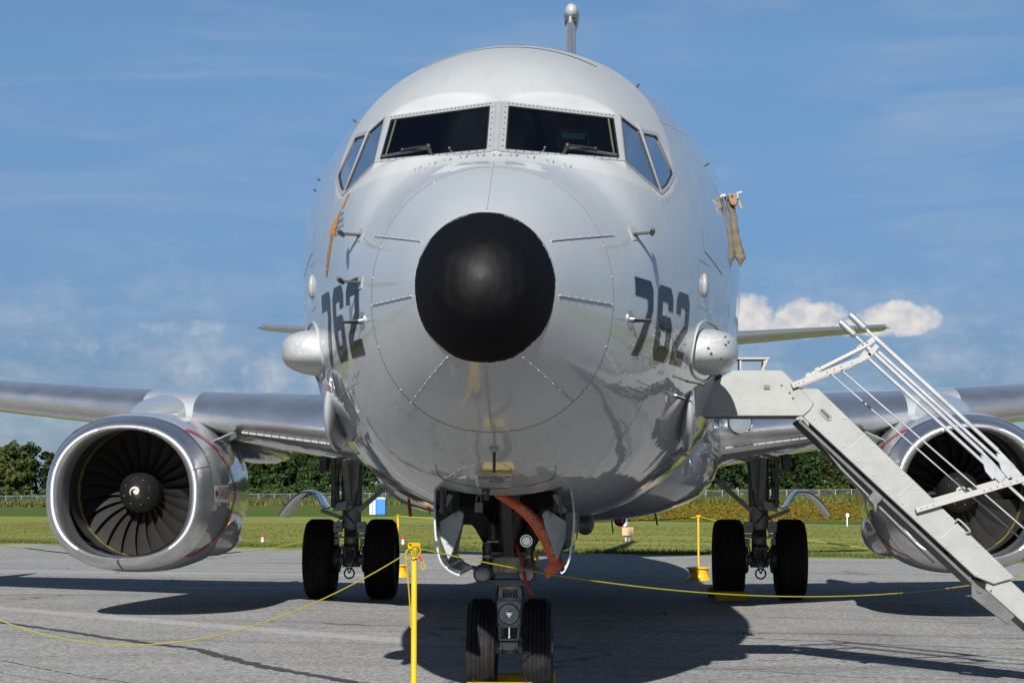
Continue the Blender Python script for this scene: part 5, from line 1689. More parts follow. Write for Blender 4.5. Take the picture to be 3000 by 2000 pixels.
# doors: curved panels hanging at the sides of the bay
for s in (-1, 1):
    prof = [(.440, 1.46), (.444, 1.30), (.438, 1.16), (.422, 1.05), (.403, .985), (.355, .928), (.300, .897), (.275, .893)] if s < 0 else [(.455, 1.46), (.474, 1.30), (.472, 1.20), (.455, 1.06), (.437, .98), (.412, .925), (.392, .905), (.380, .91)]
    prof = [tuple(v) for v in curve([(x, 0, z) for x, z in prof], 4)]
    rws = []
    for k in range(14):
        y = lerp(2.62, 4.35, k / 13); t = k / 13
        cut = 0 if s < 0 else 0
        rws.append([(s * x, y, z) for x, _, z in prof])
    inn = [[(s * (x - .013 if z > .93 else x - .004), y_[0][1], z + (.011 if z < .95 else 0)) for (x, _, z) in prof] for y_ in rws]
    mb = MB(); mb.grid([a + b[::-1] for a, b in zip(rws, inn)], True, caps=True)
    dr = build('nose_gear_door', mb, M['paint'], plane, smooth=50)
    mb = MB(); x = .43
    mb.slab([(s * (x - .01), 2.80, 1.24), (s * (x - .14), 2.80, 1.32), (s * (x - .17), 2.80, 1.30), (s * (x - .16), 2.80, 1.22), (s * (x - .09), 2.80, 1.02), (s * (x - .07), 2.80, .99), (s * (x - .02), 2.80, 1.12)], (0, .05, 0))
    mb.beam((s * (x - .02), 2.77, 1.30), (s * (x - .09), 2.77, 1.42), .035, .05, (0, -1, 0))
    mb.cyl((s * (x - .145), 2.78, 1.28), (s * (x - .145), 2.86, 1.28), .028, n=14)
    build('door_arm', mb, M['gear_paint'], dr, bevel=.004)
    mb = MB(); mb.beam((s * (x - .15), 3.0, 1.26), (s * (x - .10), 3.1, 1.05), .03, .06, (0, -1, 0)); build('door_stay', mb, M['dark_metal'], dr, bevel=.004)
    mb = MB(); mb.slab([(s * (x + .012), 2.619, 1.12), (s * (x - .012), 2.619, 1.115), (s * (x - .016), 2.619, 1.085), (s * (x + .005), 2.619, 1.06)], (0, -.003, 0)); build('door_latch', mb, M['black_part'], dr)

# --- main gear
for sg in (-1, 1):
    cx = sg * 2.86
    X = lambda d: cx + sg * d           # d > 0 is outboard
    mb = MB()
    mb.cyl((cx, 19.75, 2.5), (cx, 19.6, 1.30), .150, .145, 28); mb.cyl((cx, 19.6, 1.30), (cx, 19.6, 1.24), .165, n=28); mb.cyl((cx, 19.6, 1.24), (cx, 19.6, .98), .135, n=28)
    mb.cyl((cx, 19.6, .98), (cx, 19.6, .52), .105, n=24); mb.cyl((X(-.52), 19.6, .545), (X(.52), 19.6, .545), .075, n=20); mb.cyl((cx, 19.6, .66), (cx, 19.6, .44), .13, n=24)
    mb.slab([(X(-.145), 19.42, 2.2), (X(.05), 19.42, 2.2), (X(.04), 19.43, 1.55), (X(-.02), 19.45, 1.42), (X(-.10), 19.43, 1.55)], (0, .08, 0))
    mg = build('main_landing_gear', mb, M['gear_paint'], plane)
    for d in (-.43, .43):
        tyre_mesh('tyre', (X(d), 19.6, .552), .560, .425, 4, mg, .27)
        rim_mesh((X(d), 19.6, .552), .27, .34, 1 if (d > 0) == (sg > 0) else -1, mg)
        mb = MB(); e = .18 if d > 0 else -.18
        mb.cyl((X(e), 19.6, .552), (X(e * 1.35), 19.6, .552), .20, n=24)
        for k in range(8):
            a = 2 * math.pi * k / 8; mb.cyl((X(e * .86), 19.6 + .15 * math.cos(a), .552 + .15 * math.sin(a)), (X(e * 1.1), 19.6 + .15 * math.cos(a), .552 + .15 * math.sin(a)), .035, n=10)
        build('brake_pack', mb, M['dark_metal'], mg)
    mb = MB(); mb.beam((X(-.10), 19.55, 1.22), (X(-.95), 19.7, 1.98), .06, .15, (0, -1, 0)); mb.cyl((X(-.50), 19.55, 1.60), (X(-.50), 19.70, 1.60), .06, n=16); build('side_brace', mb, M['gear_paint'], mg, bevel=.006)
    mb = MB(); mb.beam((X(.02), 19.5, 1.3), (X(.02), 18.7, 2.1), .06, .08, (1, 0, 0)); build('drag_strut', mb, M['gear_paint'], mg)
    mb = MB()
    for z0, z1 in ((.96, .76), (.76, .56)): mb.slab([(X(-.09), 19.44, z0), (X(.09), 19.44, z0), (X(.045), 19.28, z1 + .1 if z0 > .9 else z1), (X(-.045), 19.28, z1 + .1 if z0 > .9 else z1)], (0, .03, 0))
    mb.box((cx, 19.42, .86), (.30, .05, .022)); mb.box((cx, 19.42, .70), (.22, .08, .05)); mb.box((cx, 19.4, .62), (.17, .10, .07)); mb.cyl((X(-.12), 19.38, .60), (X(.12), 19.38, .60), .035, n=12)
    for d in (-.08, 0, .07): mb.cyl((X(d), 19.38, .72), (X(d), 19.38, .50), .022, n=10)
    build('torque_link', mb, M['dark_metal'], mg, bevel=.004)
    for d in (-.165, .165):
        mb = MB(); mb.box((X(d), 19.38, 1.00), (.125, .10, .155)); mb.box((X(d), 19.37, .885), (.10, .06, .05)); mb.box((X(d * 1.1), 19.38, .80), (.07, .06, .09)); bx_ = build('junction_box', mb, M['tan_box'] if False else M['gear_paint'], mg, bevel=.006)
        mb = MB(); mb.box((X(d), 19.326, 1.0), (.05, .006, .014)); build('box_slot', mb, M['black_part'], mg)
    HS = []
    for s in (-1, 1):
        HS.append((curve([(X(s * .20), 19.36, 1.05), (X(s * .26), 19.35, 1.0), (X(s * .25), 19.36, .85), (X(s * .16), 19.36, .74), (X(s * .14), 19.38, .60)], 6), .010))
        HS.append((curve([(X(s * .06), 19.34, .78), (X(s * .12), 19.32, .68), (X(s * .06), 19.33, .5), (X(s * .0), 19.34, .36)], 6), .010))
    HS.append((curve([(X(.16), 19.45, 1.9), (X(.17), 19.40, 1.5), (X(.10), 19.42, 1.25), (X(-.05), 19.42, 1.05)], 6), .010))
    HS.append((curve([(X(-.10), 19.42, 1.5), (X(-.06), 19.42, 1.3), (X(.05), 19.42, 1.2), (X(.2), 19.4, 1.05)], 6), .008))
    for pts_, r_ in HS: mb = MB(); mb.tube(pts_, r_, 6); build('brake_hose', mb, M['hose'], mg)
    mb = MB(); mb.tube([(X(.07 * math.cos(a)), 19.34, .36 + .07 * math.sin(a)) for a in np.linspace(0, 6.283, 16)[:-1]], .012, 6, True); build('tow_ring', mb, M['hose'], mg)
    # outboard panels on the leg, and the shaped door that trails over the wheel
    mb = MB(); mb.slab([(X(.20), 19.3, 2.1), (X(.26), 19.3, 2.1), (X(.26), 19.3, 1.27), (X(.20), 19.3, 1.27)], (0, .55, 0)); mb.slab([(X(.31), 19.4, 2.1), (X(.45), 19.4, 2.1), (X(.43), 19.4, 1.76), (X(.33), 19.4, 1.78)], (0, .5, 0))
    for z in (1.36, 1.6, 1.85): mb.box((X(.17), 19.5, z), (.10, .10, .05))
    build('leg_door', mb, M['dark_metal'], mg, bevel=.005)
    mb = MB(); mb.slab([(X(.03), 19.36, 1.38), (X(.24), 19.36, 1.32), (X(.24), 19.36, 1.22), (X(.06), 19.36, 1.24)], (0, .06, 0)); mb.beam((X(.10), 19.45, 1.12), (X(.42), 19.5, 1.235), .04, .05); build('door_bracket', mb, M['gear_paint'], mg, bevel=.004)
    pf = curve([(X(.98), 0, 1.165), (X(.86), 0, 1.33), (X(.73), 0, 1.455), (X(.62), 0, 1.50), (X(.50), 0, 1.49), (X(.42), 0, 1.40), (X(.36), 0, 1.30), (X(.30), 0, 1.275), (X(.24), 0, 1.30)], 5)
    up_ = []; lo_ = []
    for k in range(8):
        t = k / 7; y = lerp(19.15, 20.15, t)
        up_.append([(p.x, y, p.z + .05 * math.sin(math.pi * t) * .6 - .02 * t) for p in pf]); lo_.append([(p.x, y, p.z - .028 + .05 * math.sin(math.pi * t) * .6 - .02 * t) for p in pf])
    mb = MB(); mb.grid([a + b[::-1] for a, b in zip(up_, lo_)], True, caps=True); build('wheel_door', mb, M['paint'], mg, smooth=45)
# ------------------------------------------------------------------ folding air stair at the forward door
YN, YF = 4.9, 5.56
stair = thing('airstair', 'off white folding airstair with aluminium handrails leading up to the forward door', 'stairs', (4.3, 5.2, 0))
# side plates of the landing and of the flight: near and far
plate = [(1.30, 2.008), (1.47, 2.253), (1.64, 2.351), (2.0, 2.35), (2.035, 2.322), (2.242, 2.105), (2.215, 2.056), (2.16, 2.007)]
for y, d in ((YN, .03), (YF, -.03)):
    mb = MB(); mb.slab([(x, y, z) for x, z in plate], (0, d, 0)); ls = build('landing_side_plate', mb, M['stair'], stair, bevel=.006)
    up = lambda x: 2.213 - .9765 * (x - 2.275)
    lo_z = lambda x: 2.001 - .957 * (x - 2.16)
    mb = MB(); mb.slab([(2.10, y + d * .5, 2.219), (2.275, y + d * .5, 2.213), (3.72, y + d * .5, up(3.72)), (3.56, y + d * .5, lo_z(3.46)), (3.42, y + d * .5, lo_z(3.40)), (2.16, y + d * .5, 2.0)], (0, d * 1.3, 0))
    sb = build('side_beam', mb, M['stair'], stair, bevel=.006)
    mb = MB(); mb.slab([(3.54, y + d * 1.6, .90), (3.64, y + d * 1.6, .83), (4.52, y + d * 1.6, .0), (4.30, y + d * 1.6, .0), (3.50, y + d * 1.6, .72)], (0, d, 0)); build('lower_side_beam', mb, M['stair'], stair, bevel=.006)
    if y == YN:
        mb = MB()
        for k in range(13):
            x = 2.36 + k * .108; mb.ball((x, y + .0125, up(x) - .035), (.008, .005, .008), 8, 4); mb.ball((x - .115, y + .0125, up(x) - .035 - .105), (.008, .005, .008), 8, 4)
        for x, z in ((1.75, 2.08), (1.75, 2.2), (1.95, 2.16), (2.08, 2.22), (2.0, 2.04), (2.05, 2.04), (2.0, 2.06), (2.05, 2.06), (1.6, 2.12)): mb.ball((x, y - .001, z), (.007, .004, .007), 8, 4)
        build('rivet', mb, M['gear_paint'], stair, kind='stuff')
        for x in (2.62, 2.98, 3.30):
            mb = MB(); mb.slab([(x, y + .013, up(x) - .004), (x + .006, y + .013, up(x) - .008), (x - .12, y + .013, up(x) - .12), (x - .126, y + .013, up(x) - .114)], (0, -.002, 0)); build('beam_seam', mb, M['seam'], stair)
        rot = Matrix.Rotation(R(44), 3, 'Y'); P = []
        mb = MB(); c0 = Vector((2.325, y + .008, 2.02)); dd = Vector((.715, 0, -.70)); uu = Vector((.70, 0, .715))
        ring = [c0 + dd * (.035 * (1 if math.cos(a) > 0 else -1) + .016 * math.cos(a)) + uu * .016 * math.sin(a) for a in np.linspace(.01, 6.29, 18)[:-1]]
        mb.tube(ring, .006, 6, True); hh = build('latch_ring', mb, M['rail'], stair)
        mb = MB(); mb.slab(ring, (0, .004, 0)); build('latch_recess', mb, M['bay'], stair)
        mb = MB(); mb.box((1.89, y - .006, 2.225), (.045, .012, .03)); build('name_plate', mb, M['dark_metal'], stair)
        mb = MB(); mb.tube(curve([(3.28, y + .0, 1.215), (3.30, y - .03, 1.235), (3.38, y - .03, 1.155), (3.36, y + .0, 1.135)], 4), .007, 6); build('pull_handle', mb, M['strut_white'], stair)
        mb = MB()
        for x, z in ((2.0, 2.235), (2.06, 2.18), (2.085, 2.14)): mb.cyl((x, y - .001, z), (x, y + .002, z), .010, n=10)
        build('plate_hole', mb, M['bay'], stair)
mb = MB(); mb.slab([(1.32, YN + .03, 2.30), (2.02, YN + .03, 2.30), (2.02, YF - .03, 2.30), (1.32, YF - .03, 2.30)], (0, 0, .02)); mb.slab([(1.30, YN + .03, 2.012), (2.15, YN + .03, 2.012), (2.15, YF - .03, 2.012), (1.30, YF - .03, 2.012)], (0, 0, .015))
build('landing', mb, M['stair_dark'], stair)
mb = MB(); mb.box((1.80, 5.1, 2.445), (.24, .25, .016)); mb.box((1.70, 5.1, 2.39), (.016, .22, .10)); mb.box((1.88, 5.1, 2.385), (.016, .22, .09)); mb.beam((1.86, 4.99, 2.35), (1.9, 4.99, 2.44), .02, .02)
build('threshold_bridge', mb, M['strut_white'], stair, bevel=.003)
tread = None
for k in range(10):
    x = 2.36 + k * .205; z = up(x) - .09
    mb = MB(); mb.box((x, (YN + YF) / 2, z), (.20, YF - YN - .18, .022)); mb.box((x - .1, (YN + YF) / 2, z - .035), (.012, YF - YN - .18, .07))
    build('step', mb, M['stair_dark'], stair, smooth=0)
mb = MB(); mb.slab([(2.14, YN + .06, 1.985), (3.44, YN + .06, lo_z(3.44) - .02), (3.44, YF - .06, lo_z(3.44) - .02), (2.14, YF - .06, 1.985)], (-.012, 0, -.018))
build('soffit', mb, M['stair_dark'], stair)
mb = MB(); mb.tube([(2.16, YN + .10, 1.98), (2.45, YN + .12, 1.62), (3.0, YN + .12, 1.06)], .008, 6); mb.tube([(2.2, YF - .1, 1.96), (2.7, YF - .1, 1.38), (3.2, YF - .1, .90)], .008, 6); build('lift_cable', mb, M['rail'], stair)
mb = MB(); mb.slab([(2.69, YN + .05, 1.46), (2.76, YN + .05, 1.40), (2.71, YN + .05, 1.35), (2.695, YN + .05, 1.27), (2.68, YN + .05, 1.35), (2.64, YN + .05, 1.39)], (0, .03, 0)); build('hinge_bracket', mb, M['dark_metal'], stair, bevel=.003)
mb = MB(); mb.slab([(3.40, YN + .05, .78), (3.52, YN + .05, .70), (3.72, YN + .05, .52), (3.66, YN + .05, .46), (3.50, YN + .05, .58), (3.40, YN + .05, .66)], (0, .03, 0)); mb.cyl((3.46, YN + .04, .71), (3.46, YN + .09, .71), .022, n=14); build('fold_hinge', mb, M['stair_dark'], stair, bevel=.003)
mb = MB()
for y in (YN + .05, YF - .05): mb.cyl((4.42, y - .03, .055), (4.42, y + .03, .055), .055, n=20)
build('foot_wheel', mb, M['tyre'], stair)
for y, dy in ((YN - .015, 1), (YF + .015, -1)):
    pt = lambda x, z, o=0: Vector((x, y + o * dy, z))
    mb = MB(); mb.tube([pt(2.515, 2.768), pt(2.53, 2.754), pt(2.618, 2.670)], [.022, .027, .027], 12); mb.cyl(pt(2.618, 2.670), pt(2.635, 2.654), .027, .014, 12); gp = build('hand_grip', mb, M['rail'], stair)
    mb = MB(); mb.beam(pt(2.618, 2.670), pt(2.70, 2.593), .022, .018, (0, 1, 0)); mb.beam(pt(2.69, 2.602), pt(3.60, 1.748), .03, .030, (0, 1, 0)); mb.beam(pt(3.59, 1.757), pt(3.72, 1.622), .024, .022, (0, 1, 0)); build('handrail', mb, M['rail'], stair, bevel=.004)
    mb = MB(); mb.beam(pt(2.72, 2.49, .004), pt(3.70, 1.585, .004), .026, .030, (0, 1, 0)); build('lower_handrail', mb, M['rail'], stair, bevel=.004)
    mb = MB(); mb.slab([pt(3.585, 1.73, -.012), pt(3.66, 1.70, -.012), pt(3.78, 1.565, -.012), pt(3.735, 1.505, -.012), pt(3.69, 1.55, -.012), pt(3.675, 1.535, -.012), pt(3.62, 1.60, -.012)], (0, .030 * dy, 0)); build('rail_joint', mb, M['rail'], stair, bevel=.003)
    mb = MB(); mb.beam(pt(3.74, 1.545), pt(4.62, .73), .024, .022, (0, 1, 0)); build('lower_rail_tube', mb, M['rail'], stair, bevel=.003)
    mb = MB(); mb.beam(pt(2.075, 2.232, -.01), pt(2.60, 2.432, -.01), .02, .046, (0, 0, 1)); mb.beam(pt(2.585, 2.425, -.01), pt(2.668, 2.468, -.01), .022, .042, (0, 0, 1)); mb.beam(pt(2.65, 2.455, -.01), pt(2.715, 2.535, -.01), .022, .04, (-1, 0, 0)); build('rail_support', mb, M['strut_white'], stair, bevel=.004)
    mb = MB(); mb.tube([pt(2.27, 2.345, -.02), pt(2.30, 2.362, -.02)], .010, 8); mb.tube([pt(2.29, 2.358, -.02), pt(2.60, 2.513, -.02)], .018, 10); mb.tube([pt(2.60, 2.513, -.02), pt(2.655, 2.54, -.02)], .010, 8); build('rail_damper', mb, M['strut_white'], stair)
    mb = MB(); mb.slab([pt(2.245, 2.36, -.022), pt(2.275, 2.375, -.022), pt(2.29, 2.33, -.022), pt(2.26, 2.29, -.022), pt(2.235, 2.31, -.022)], (0, .008 * dy, 0)); mb.slab([pt(2.635, 2.565, -.012), pt(2.68, 2.60, -.012), pt(2.70, 2.565, -.012), pt(2.66, 2.535, -.012)], (0, .01 * dy, 0)); build('support_gusset', mb, M['strut_white'], stair)
    mb = MB(); mb.beam(pt(2.43, 2.365, .01), pt(3.786, 1.170, .01), .012, .020, (0, 1, 0)); mb.beam(pt(3.786, 1.170, .01), pt(4.55, .50, .01), .012, .020, (0, 1, 0)); build('middle_rail', mb, M['rail'], stair, bevel=.002)
    mb = MB(); mb.beam(pt(2.985, 1.305, -.008), pt(3.80, 1.540, -.008), .02, .045, (0, 0, 1)); build('lower_rail_support', mb, M['strut_white'], stair, bevel=.004)
    mb = MB()
    for t in (.05, .10, .16, .62, .68, .74, .80, .86, .92): mb.ball(pt(lerp(2.985, 3.80, t), lerp(1.305, 1.54, t), -.019), (.006, .004, .006), 8, 4)
    for t in (.05, .1, .16, .5, .6, .7, .85): mb.ball(pt(lerp(2.075, 2.6, t), lerp(2.232, 2.432, t), -.021), (.006, .004, .006), 8, 4)
    build('support_rivet', mb, M['dark_metal'], stair, kind='stuff')

# ------------------------------------------------------------------ stanchions and ropes
def stanchion_parts(t, top_tube=True):
    mb = MB(); mb.cyl((0, 0, .05), (0, 0, 1.085), .018, n=16); build('post', mb, M['yellow'], t, local=True)
    mb = MB(); mb.lathe([(.001, .235), (.10, .235), (.19, .225), (.215, .225), (.215, .205), (.18, .19), (.165, .15), (.165, .09), (.18, .05), (.215, .03), (.215, .0), (.12, .0)], (0, 0, 0.002), (0, 0, 1), 40); build('wheel_rim_base', mb, M['yellow'], t, local=True)
    mb = MB(); d = Vector((-.55, -.75, 0)).normalized() * .05
    mb.lathe([(.0195, -.038), (.0195, .038), (.015, .038), (.015, -.038)], (0, 0, 1.10), d, 20, closed=True); build('cross_tube', mb, M['yellow'], t, local=True)


GS = 'yellow rope stanchions round the aircraft'
s0 = thing('stanchion', 'nearest yellow post, with coiled rope and red tape at its top', 'stanchion', (-.51, 1.9, 0), 0, GS)
stanchion_parts(s0)
for lab, loc, rz in (('yellow post on a wheel rim base just right of the left main wheels', (-2.98, 28.2, 0), 1.0),
                     ('yellow post on a wheel rim base standing just left of the right main wheels', (2.33, 26.85, 0), -.5),
                     ):
    c = copy_tree(s0); c.location = loc; c.rotation_euler = (0, 0, rz); c['label'] = lab


def rope(name, A, B, sag, label, r=.008, extra=None):
    A, B = Vector(A), Vector(B); P = []
    n = 60
    for k in range(n + 1):
        t = k / n; p = A.lerp(B, t); p.z -= sag * 4 * t * (1 - t); P.append(p)
    mb = MB()
    L = (B - A).length; strands = 3
    if r >= .0085: pass
    mb.tube(P, r, 7)
    t_ = build(name, mb, M['rope'])
    return tag(t_, label, 'rope', 'yellow ropes between the stanchions')


rope('rope', (-.52, 1.88, 1.075), (-5.1, 5.5, 1.08), .70, 'yellow rope hanging from the nearest post across the left foreground', .0042)
rope('rope', (-.49, 1.9, 1.085), (5.7, 9.0, 1.01), .40, 'yellow rope running from the nearest post past the nose wheels to behind the stairs', .0044)
rope('rope', (-3.0, 28.2, 1.09), (-9.55, 20, 1.08), .62, 'far yellow rope sagging behind the left engine and left main wheels', .008)
rope('rope', (-2.96, 28.2, 1.09), (2.31, 26.85, 1.08), .10, 'far yellow rope stretched between the two rear posts behind the fuselage', .008)
rope('rope', (2.36, 26.85, 1.09), (11.75, 20, 1.08), .62, 'far yellow rope sagging behind the right main wheels and right engine', .008)
# the coil round the nearest post
def twisted(mb, pts, r):
    """three strand lay"""
    P = curve(pts, 10); m = len(P); u = (P[1] - P[0]).orthogonal().normalized(); S = [[], [], []]; acc = 0
    for i in range(m):
        T = (P[min(i + 1, m - 1)] - P[max(i - 1, 0)]).normalized(); u = (u - T * u.dot(T)).normalized(); w = T.cross(u)
        if i: acc += (P[i] - P[i - 1]).length
        for k in range(3):
            a = acc / (r * 5) * 2 + 2 * math.pi * k / 3; S[k].append(P[i] + (u * math.cos(a) + w * math.sin(a)) * r * .5)
    for k in range(3): mb.tube(S[k], r * .58, 5)


bx, by = -.51, 1.9
mb = MB()
coil = []
for k in range(37):
    a = k / 36 * 4.2 * 2 * math.pi; coil.append((bx + .026 * math.cos(a), by + .026 * math.sin(a), 1.035 + .045 * k / 36 + .004 * math.sin(a * 2)))
twisted(mb, coil, .0044)
twisted(mb, [(bx - .02, by - .02, 1.09), (bx - .05, by - .03, 1.06), (bx - .045, by - .03, 1.02), (bx - .02, by - .03, 1.03), (bx - .01, by - .028, 1.07)], .0044)
twisted(mb, [(bx + .02, by - .02, 1.10), (bx + .04, by - .02, 1.075), (bx + .03, by - .03, 1.04), (bx - .01, by - .03, 1.015)], .0044)
twisted(mb, [(bx - .03, by - .02, 1.08), (bx - .052, by - .025, 1.04), (bx - .045, by - .025, .98), (bx - .035, by - .025, .88), (bx - .024, by - .022, .74), (bx - .02, by - .02, .60)], .0044)
tag(build('rope_coil', mb, M['rope']), 'yellow twisted rope wound round the top of the nearest post', 'rope')
mb = MB(); twisted(mb, [(bx + .028, by - .02, 1.055), (bx + .045, by - .02, 1.03), (bx + .065, by - .02, .985), (bx + .072, by - .02, .965), (bx + .062, by - .02, .952), (bx + .05, by - .02, .96), (bx + .046, by - .02, .99), (bx + .046, by - .02, 1.02)], .004)
lp_ = build('rope_end_loop', mb, M['rope']); tag(lp_, 'small yellow rope end loop with red tape dangling from the nearest post', 'rope loop')
mb = MB(); mb.tube([(bx + .028, by - .02, 1.052), (bx + .05, by - .02, 1.008)], .0085, 8); build('red_whipping', mb, M['red_tape'], lp_)

# ------------------------------------------------------------------ remove before flight ribbon
def ribbon_mesh(P, Wd, wd, th=.003):
    rws = []
    for p, w, k in zip(P, Wd, wd): rws.append([p - w * k, p, p + w * k])
    mb = MB(); mb.grid(rws); return mb, rws


cl = curve([(-.058, 3.02, 1.424), (.03, 3.03, 1.376), (.119, 3.05, 1.316), (.195, 3.06, 1.245), (.25, 3.06, 1.171), (.295, 3.06, 1.09), (.328, 3.06, 1.01), (.352, 3.05, .935)], 7)
Wv = []
for i, p in enumerate(cl):
    d = (cl[min(i + 1, len(cl) - 1)] - cl[max(i - 1, 0)]).normalized(); n = Vector((0, -1, .15)); w = d.cross(n).normalized(); Wv.append(w)
mb, rws = ribbon_mesh(cl, Wv, [lerp(.024, .045, min(1, i / 26)) for i in range(len(cl))])
st = build('warning_streamer', mb, M['streamer'], smooth=60)
sm_ = st.modifiers.new('thickness', 'SOLIDIFY'); sm_.thickness = .002
tag(st, 'orange red warning ribbon with pale lettering hanging at the nose gear', 'streamer')
mb = MB(); mb.slab([(.412, 3.044, .968), (.300, 3.044, .955), (.266, 3.03, .924), (.280, 3.03, .856), (.376, 3.035, .924)], (0, -.003, 0)); build('folded_end', mb, M['streamer'], st, smooth=0)
mb = MB(); acc = [0]
for a, b in zip(cl[:-1], cl[1:]): acc.append(acc[-1] + (b - a).length)
def on_rib(s, y):
    i = max(0, min(len(cl) - 2, int(np.searchsorted(acc, s)) - 1)); t = (s - acc[i]) / (acc[i + 1] - acc[i]); p = cl[i].lerp(cl[i + 1], t); w = Wv[i].lerp(Wv[i + 1], t)
    return p + w * y * (1 if w.x > 0 else -1) + Vector((0, -.0035, 0))
V_, F_ = text_polys('REMOVE BEFORE FLI', .052)
x1_ = max(v[0] for v in V_)
mb.add([on_rib(acc[-1] - .012 - x1_ + v[0], v[1]) for v in V_], F_)
build('ribbon_lettering', mb, M['ribbon_text'], st, smooth=0)
mb = MB(); mb.lathe([(.008, 0), (.012, .003), (.008, .005)], (-.045, 3.012, 1.416), (0, -1, 0), 12); build('eyelet', mb, M['black_part'], st)
mb = MB(); mb.tube([(-.058, 3.02, 1.424), (-.07, 2.8, 1.425), (-.086, 2.2, 1.43), (-.085, 2.12, 1.425)], .003, 5); build('lanyard', mb, M['steel'], st)
c2 = curve([(-.03, 3.80, 1.28), (.01, 3.76, 1.15), (.075, 3.72, 1.01), (.10, 3.71, .90), (.125, 3.70, .80), (.165, 3.71, .72)], 6)
mb, _ = ribbon_mesh(c2, [Vector((1, 0, .3)).normalized()] * len(c2), [.012] * len(c2)); s2_ = build('warning_streamer', mb, M['streamer_red'], smooth=60)
sm_ = s2_.modifiers.new('thickness', 'SOLIDIFY'); sm_.thickness = .002
tag(s2_, 'narrow dark red ribbon hanging down over the nose gear strut', 'streamer')

# ------------------------------------------------------------------ canvas cover hanging at the door edge
cv_ = thing('probe_cover', 'brown canvas cover with a hanging tail clamped at the door edge', 'cover', (1.68, 5.5, 3.74))
for a in (1,):
    pts = [(1.645, 3.735), (1.668, 3.66), (1.690, 3.58), (1.700, 3.49), (1.712, 3.40), (1.728, 3.32), (1.742, 3.26), (1.742, 3.19)] if a else [(1.632, 3.72), (1.650, 3.62), (1.672, 3.54), (1.682, 3.46), (1.693, 3.38), (1.705, 3.31), (1.713, 3.26), (1.722, 3.19)]
    wd = [.020, .024, .021, .022, .026, .031, .034, .004] if a else [.014, .018, .016, .016, .020, .022, .021, .004]
    P = curve([(x - .008, 5.46, z) for x, z in pts], 5); W = [lerp(wd[min(int(i / 5), 7)], wd[min(int(i / 5) + 1, 7)], (i % 5) / 5) * 1.25 * (1 + .08 * math.sin(i * 1.3)) for i in range(len(P))]
    mb = MB(); rws = []
    for p, w in zip(P, W):
        rws.append([(p.x + w * math.cos(t), p.y + max(.012, w * .6) * math.sin(t), p.z + .004 * math.cos(t * 2)) for t in np.linspace(0, 2 * math.pi, 13)[:-1]])
    mb.grid(rws, True, caps=True); build('canvas_tail', mb, M['canvas'], cv_, smooth=60)
mb = MB(); mb.slab([(1.632, 5.40, 3.755), (1.712, 5.40, 3.76), (1.722, 5.40, 3.70), (1.695, 5.40, 3.655), (1.655, 5.40, 3.67)], (0, .06, 0)); build('canvas_head', mb, M['canvas_tan'], cv_, bevel=.008)
mb = MB(); mb.box((1.60, 5.42, 3.742), (.045, .03, .022)); build('clamp_bar', mb, M['gear_paint'], cv_, bevel=.003)
mb = MB(); mb.beam((1.70, 5.42, 3.755), (1.75, 5.42, 3.77), .022, .018); mb.box((1.712, 5.39, 3.74), (.012, .02, .06)); build('clamp_bar', mb, M['gear_paint'], cv_, bevel=.003)
mb = MB(); mb.cyl((1.668, 5.402, 3.738), (1.668, 5.388, 3.738), .010, n=12); mb.cyl((1.636, 5.402, 3.735), (1.636, 5.388, 3.735), .007, n=10); build('eyelet', mb, M['black_part'], cv_)
mb = MB(); mb.slab([(1.714, 5.41, 3.71), (1.728, 5.41, 3.70), (1.748, 5.41, 3.64), (1.738, 5.41, 3.64)], (0, .01, 0)); build('amber_strap', mb, M['amber_mark'], cv_)
t = thing('probe_cover', 'slim dark red probe cover hanging under the fuselage left of the nose gear doors', 'cover', (-1.14, 9, 1.25))
mb = MB(); mb.tube([(-1.15, 9, 1.40), (-1.145, 9, 1.32), (-1.132, 9, 1.225)], [.012, .017, .016], 10); build('sleeve', mb, M['streamer_red'], t)
t = thing('probe_cover', 'small bright red flag end showing beside the left nose gear door', 'cover', (-.96, 9, 1.25))
mb = MB(); mb.slab([(-.99, 9, 1.34), (-.94, 9, 1.33), (-.945, 9, 1.24), (-.965, 9, 1.27)], (0, .006, 0)); build('flag', mb, M['red_tape'], t)

# ------------------------------------------------------------------ wheel chocks
def chock(loc, rz, L, label, letter=False):
    t = thing('wheel_chock', label, 'chock', loc, rz, 'yellow timber wheel chocks')
    mb = MB(); mb.slab([(-L / 2, -.065, 0.002), (-L / 2, .065, 0.002), (-L / 2, .045, .13), (-L / 2, -.045, .13)], (L, 0, 0)); o = build('timber', mb, M['yellow_dull'], t, bevel=.008, local=True)
    for s in (-1, 1):
        mb = MB(); mb.tube([(s * (L / 2 - .05), -.02, .128), (s * (L / 2 - .05), 0, .15), (s * (L / 2 - .05), .02, .128)], .006, 6); build('cord_loop', mb, M['hose'], t, local=True)
    if letter:
        mb = MB(); map_text(mb, 'A', .11, lambda x, y: Vector((x + .12, -.0665 + (y + .06) * .16, .065 + y))); build('stencil', mb, M['black_text'], t, smooth=0, local=True)


chock((-.058, 3.585, 0), 0, .46, 'bright yellow timber chock across the front of the nose wheels')
chock((0, 4.42, 0), 0, .62, 'yellow timber chock with black stencilled letter behind the nose wheels', True)
chock((2.43, 18.98, 0), 0, .44, 'yellow chock in front of the right main wheels')
chock((2.40, 20.24, 0), 0, .46, 'yellow chock behind the right main wheels, mostly hidden')

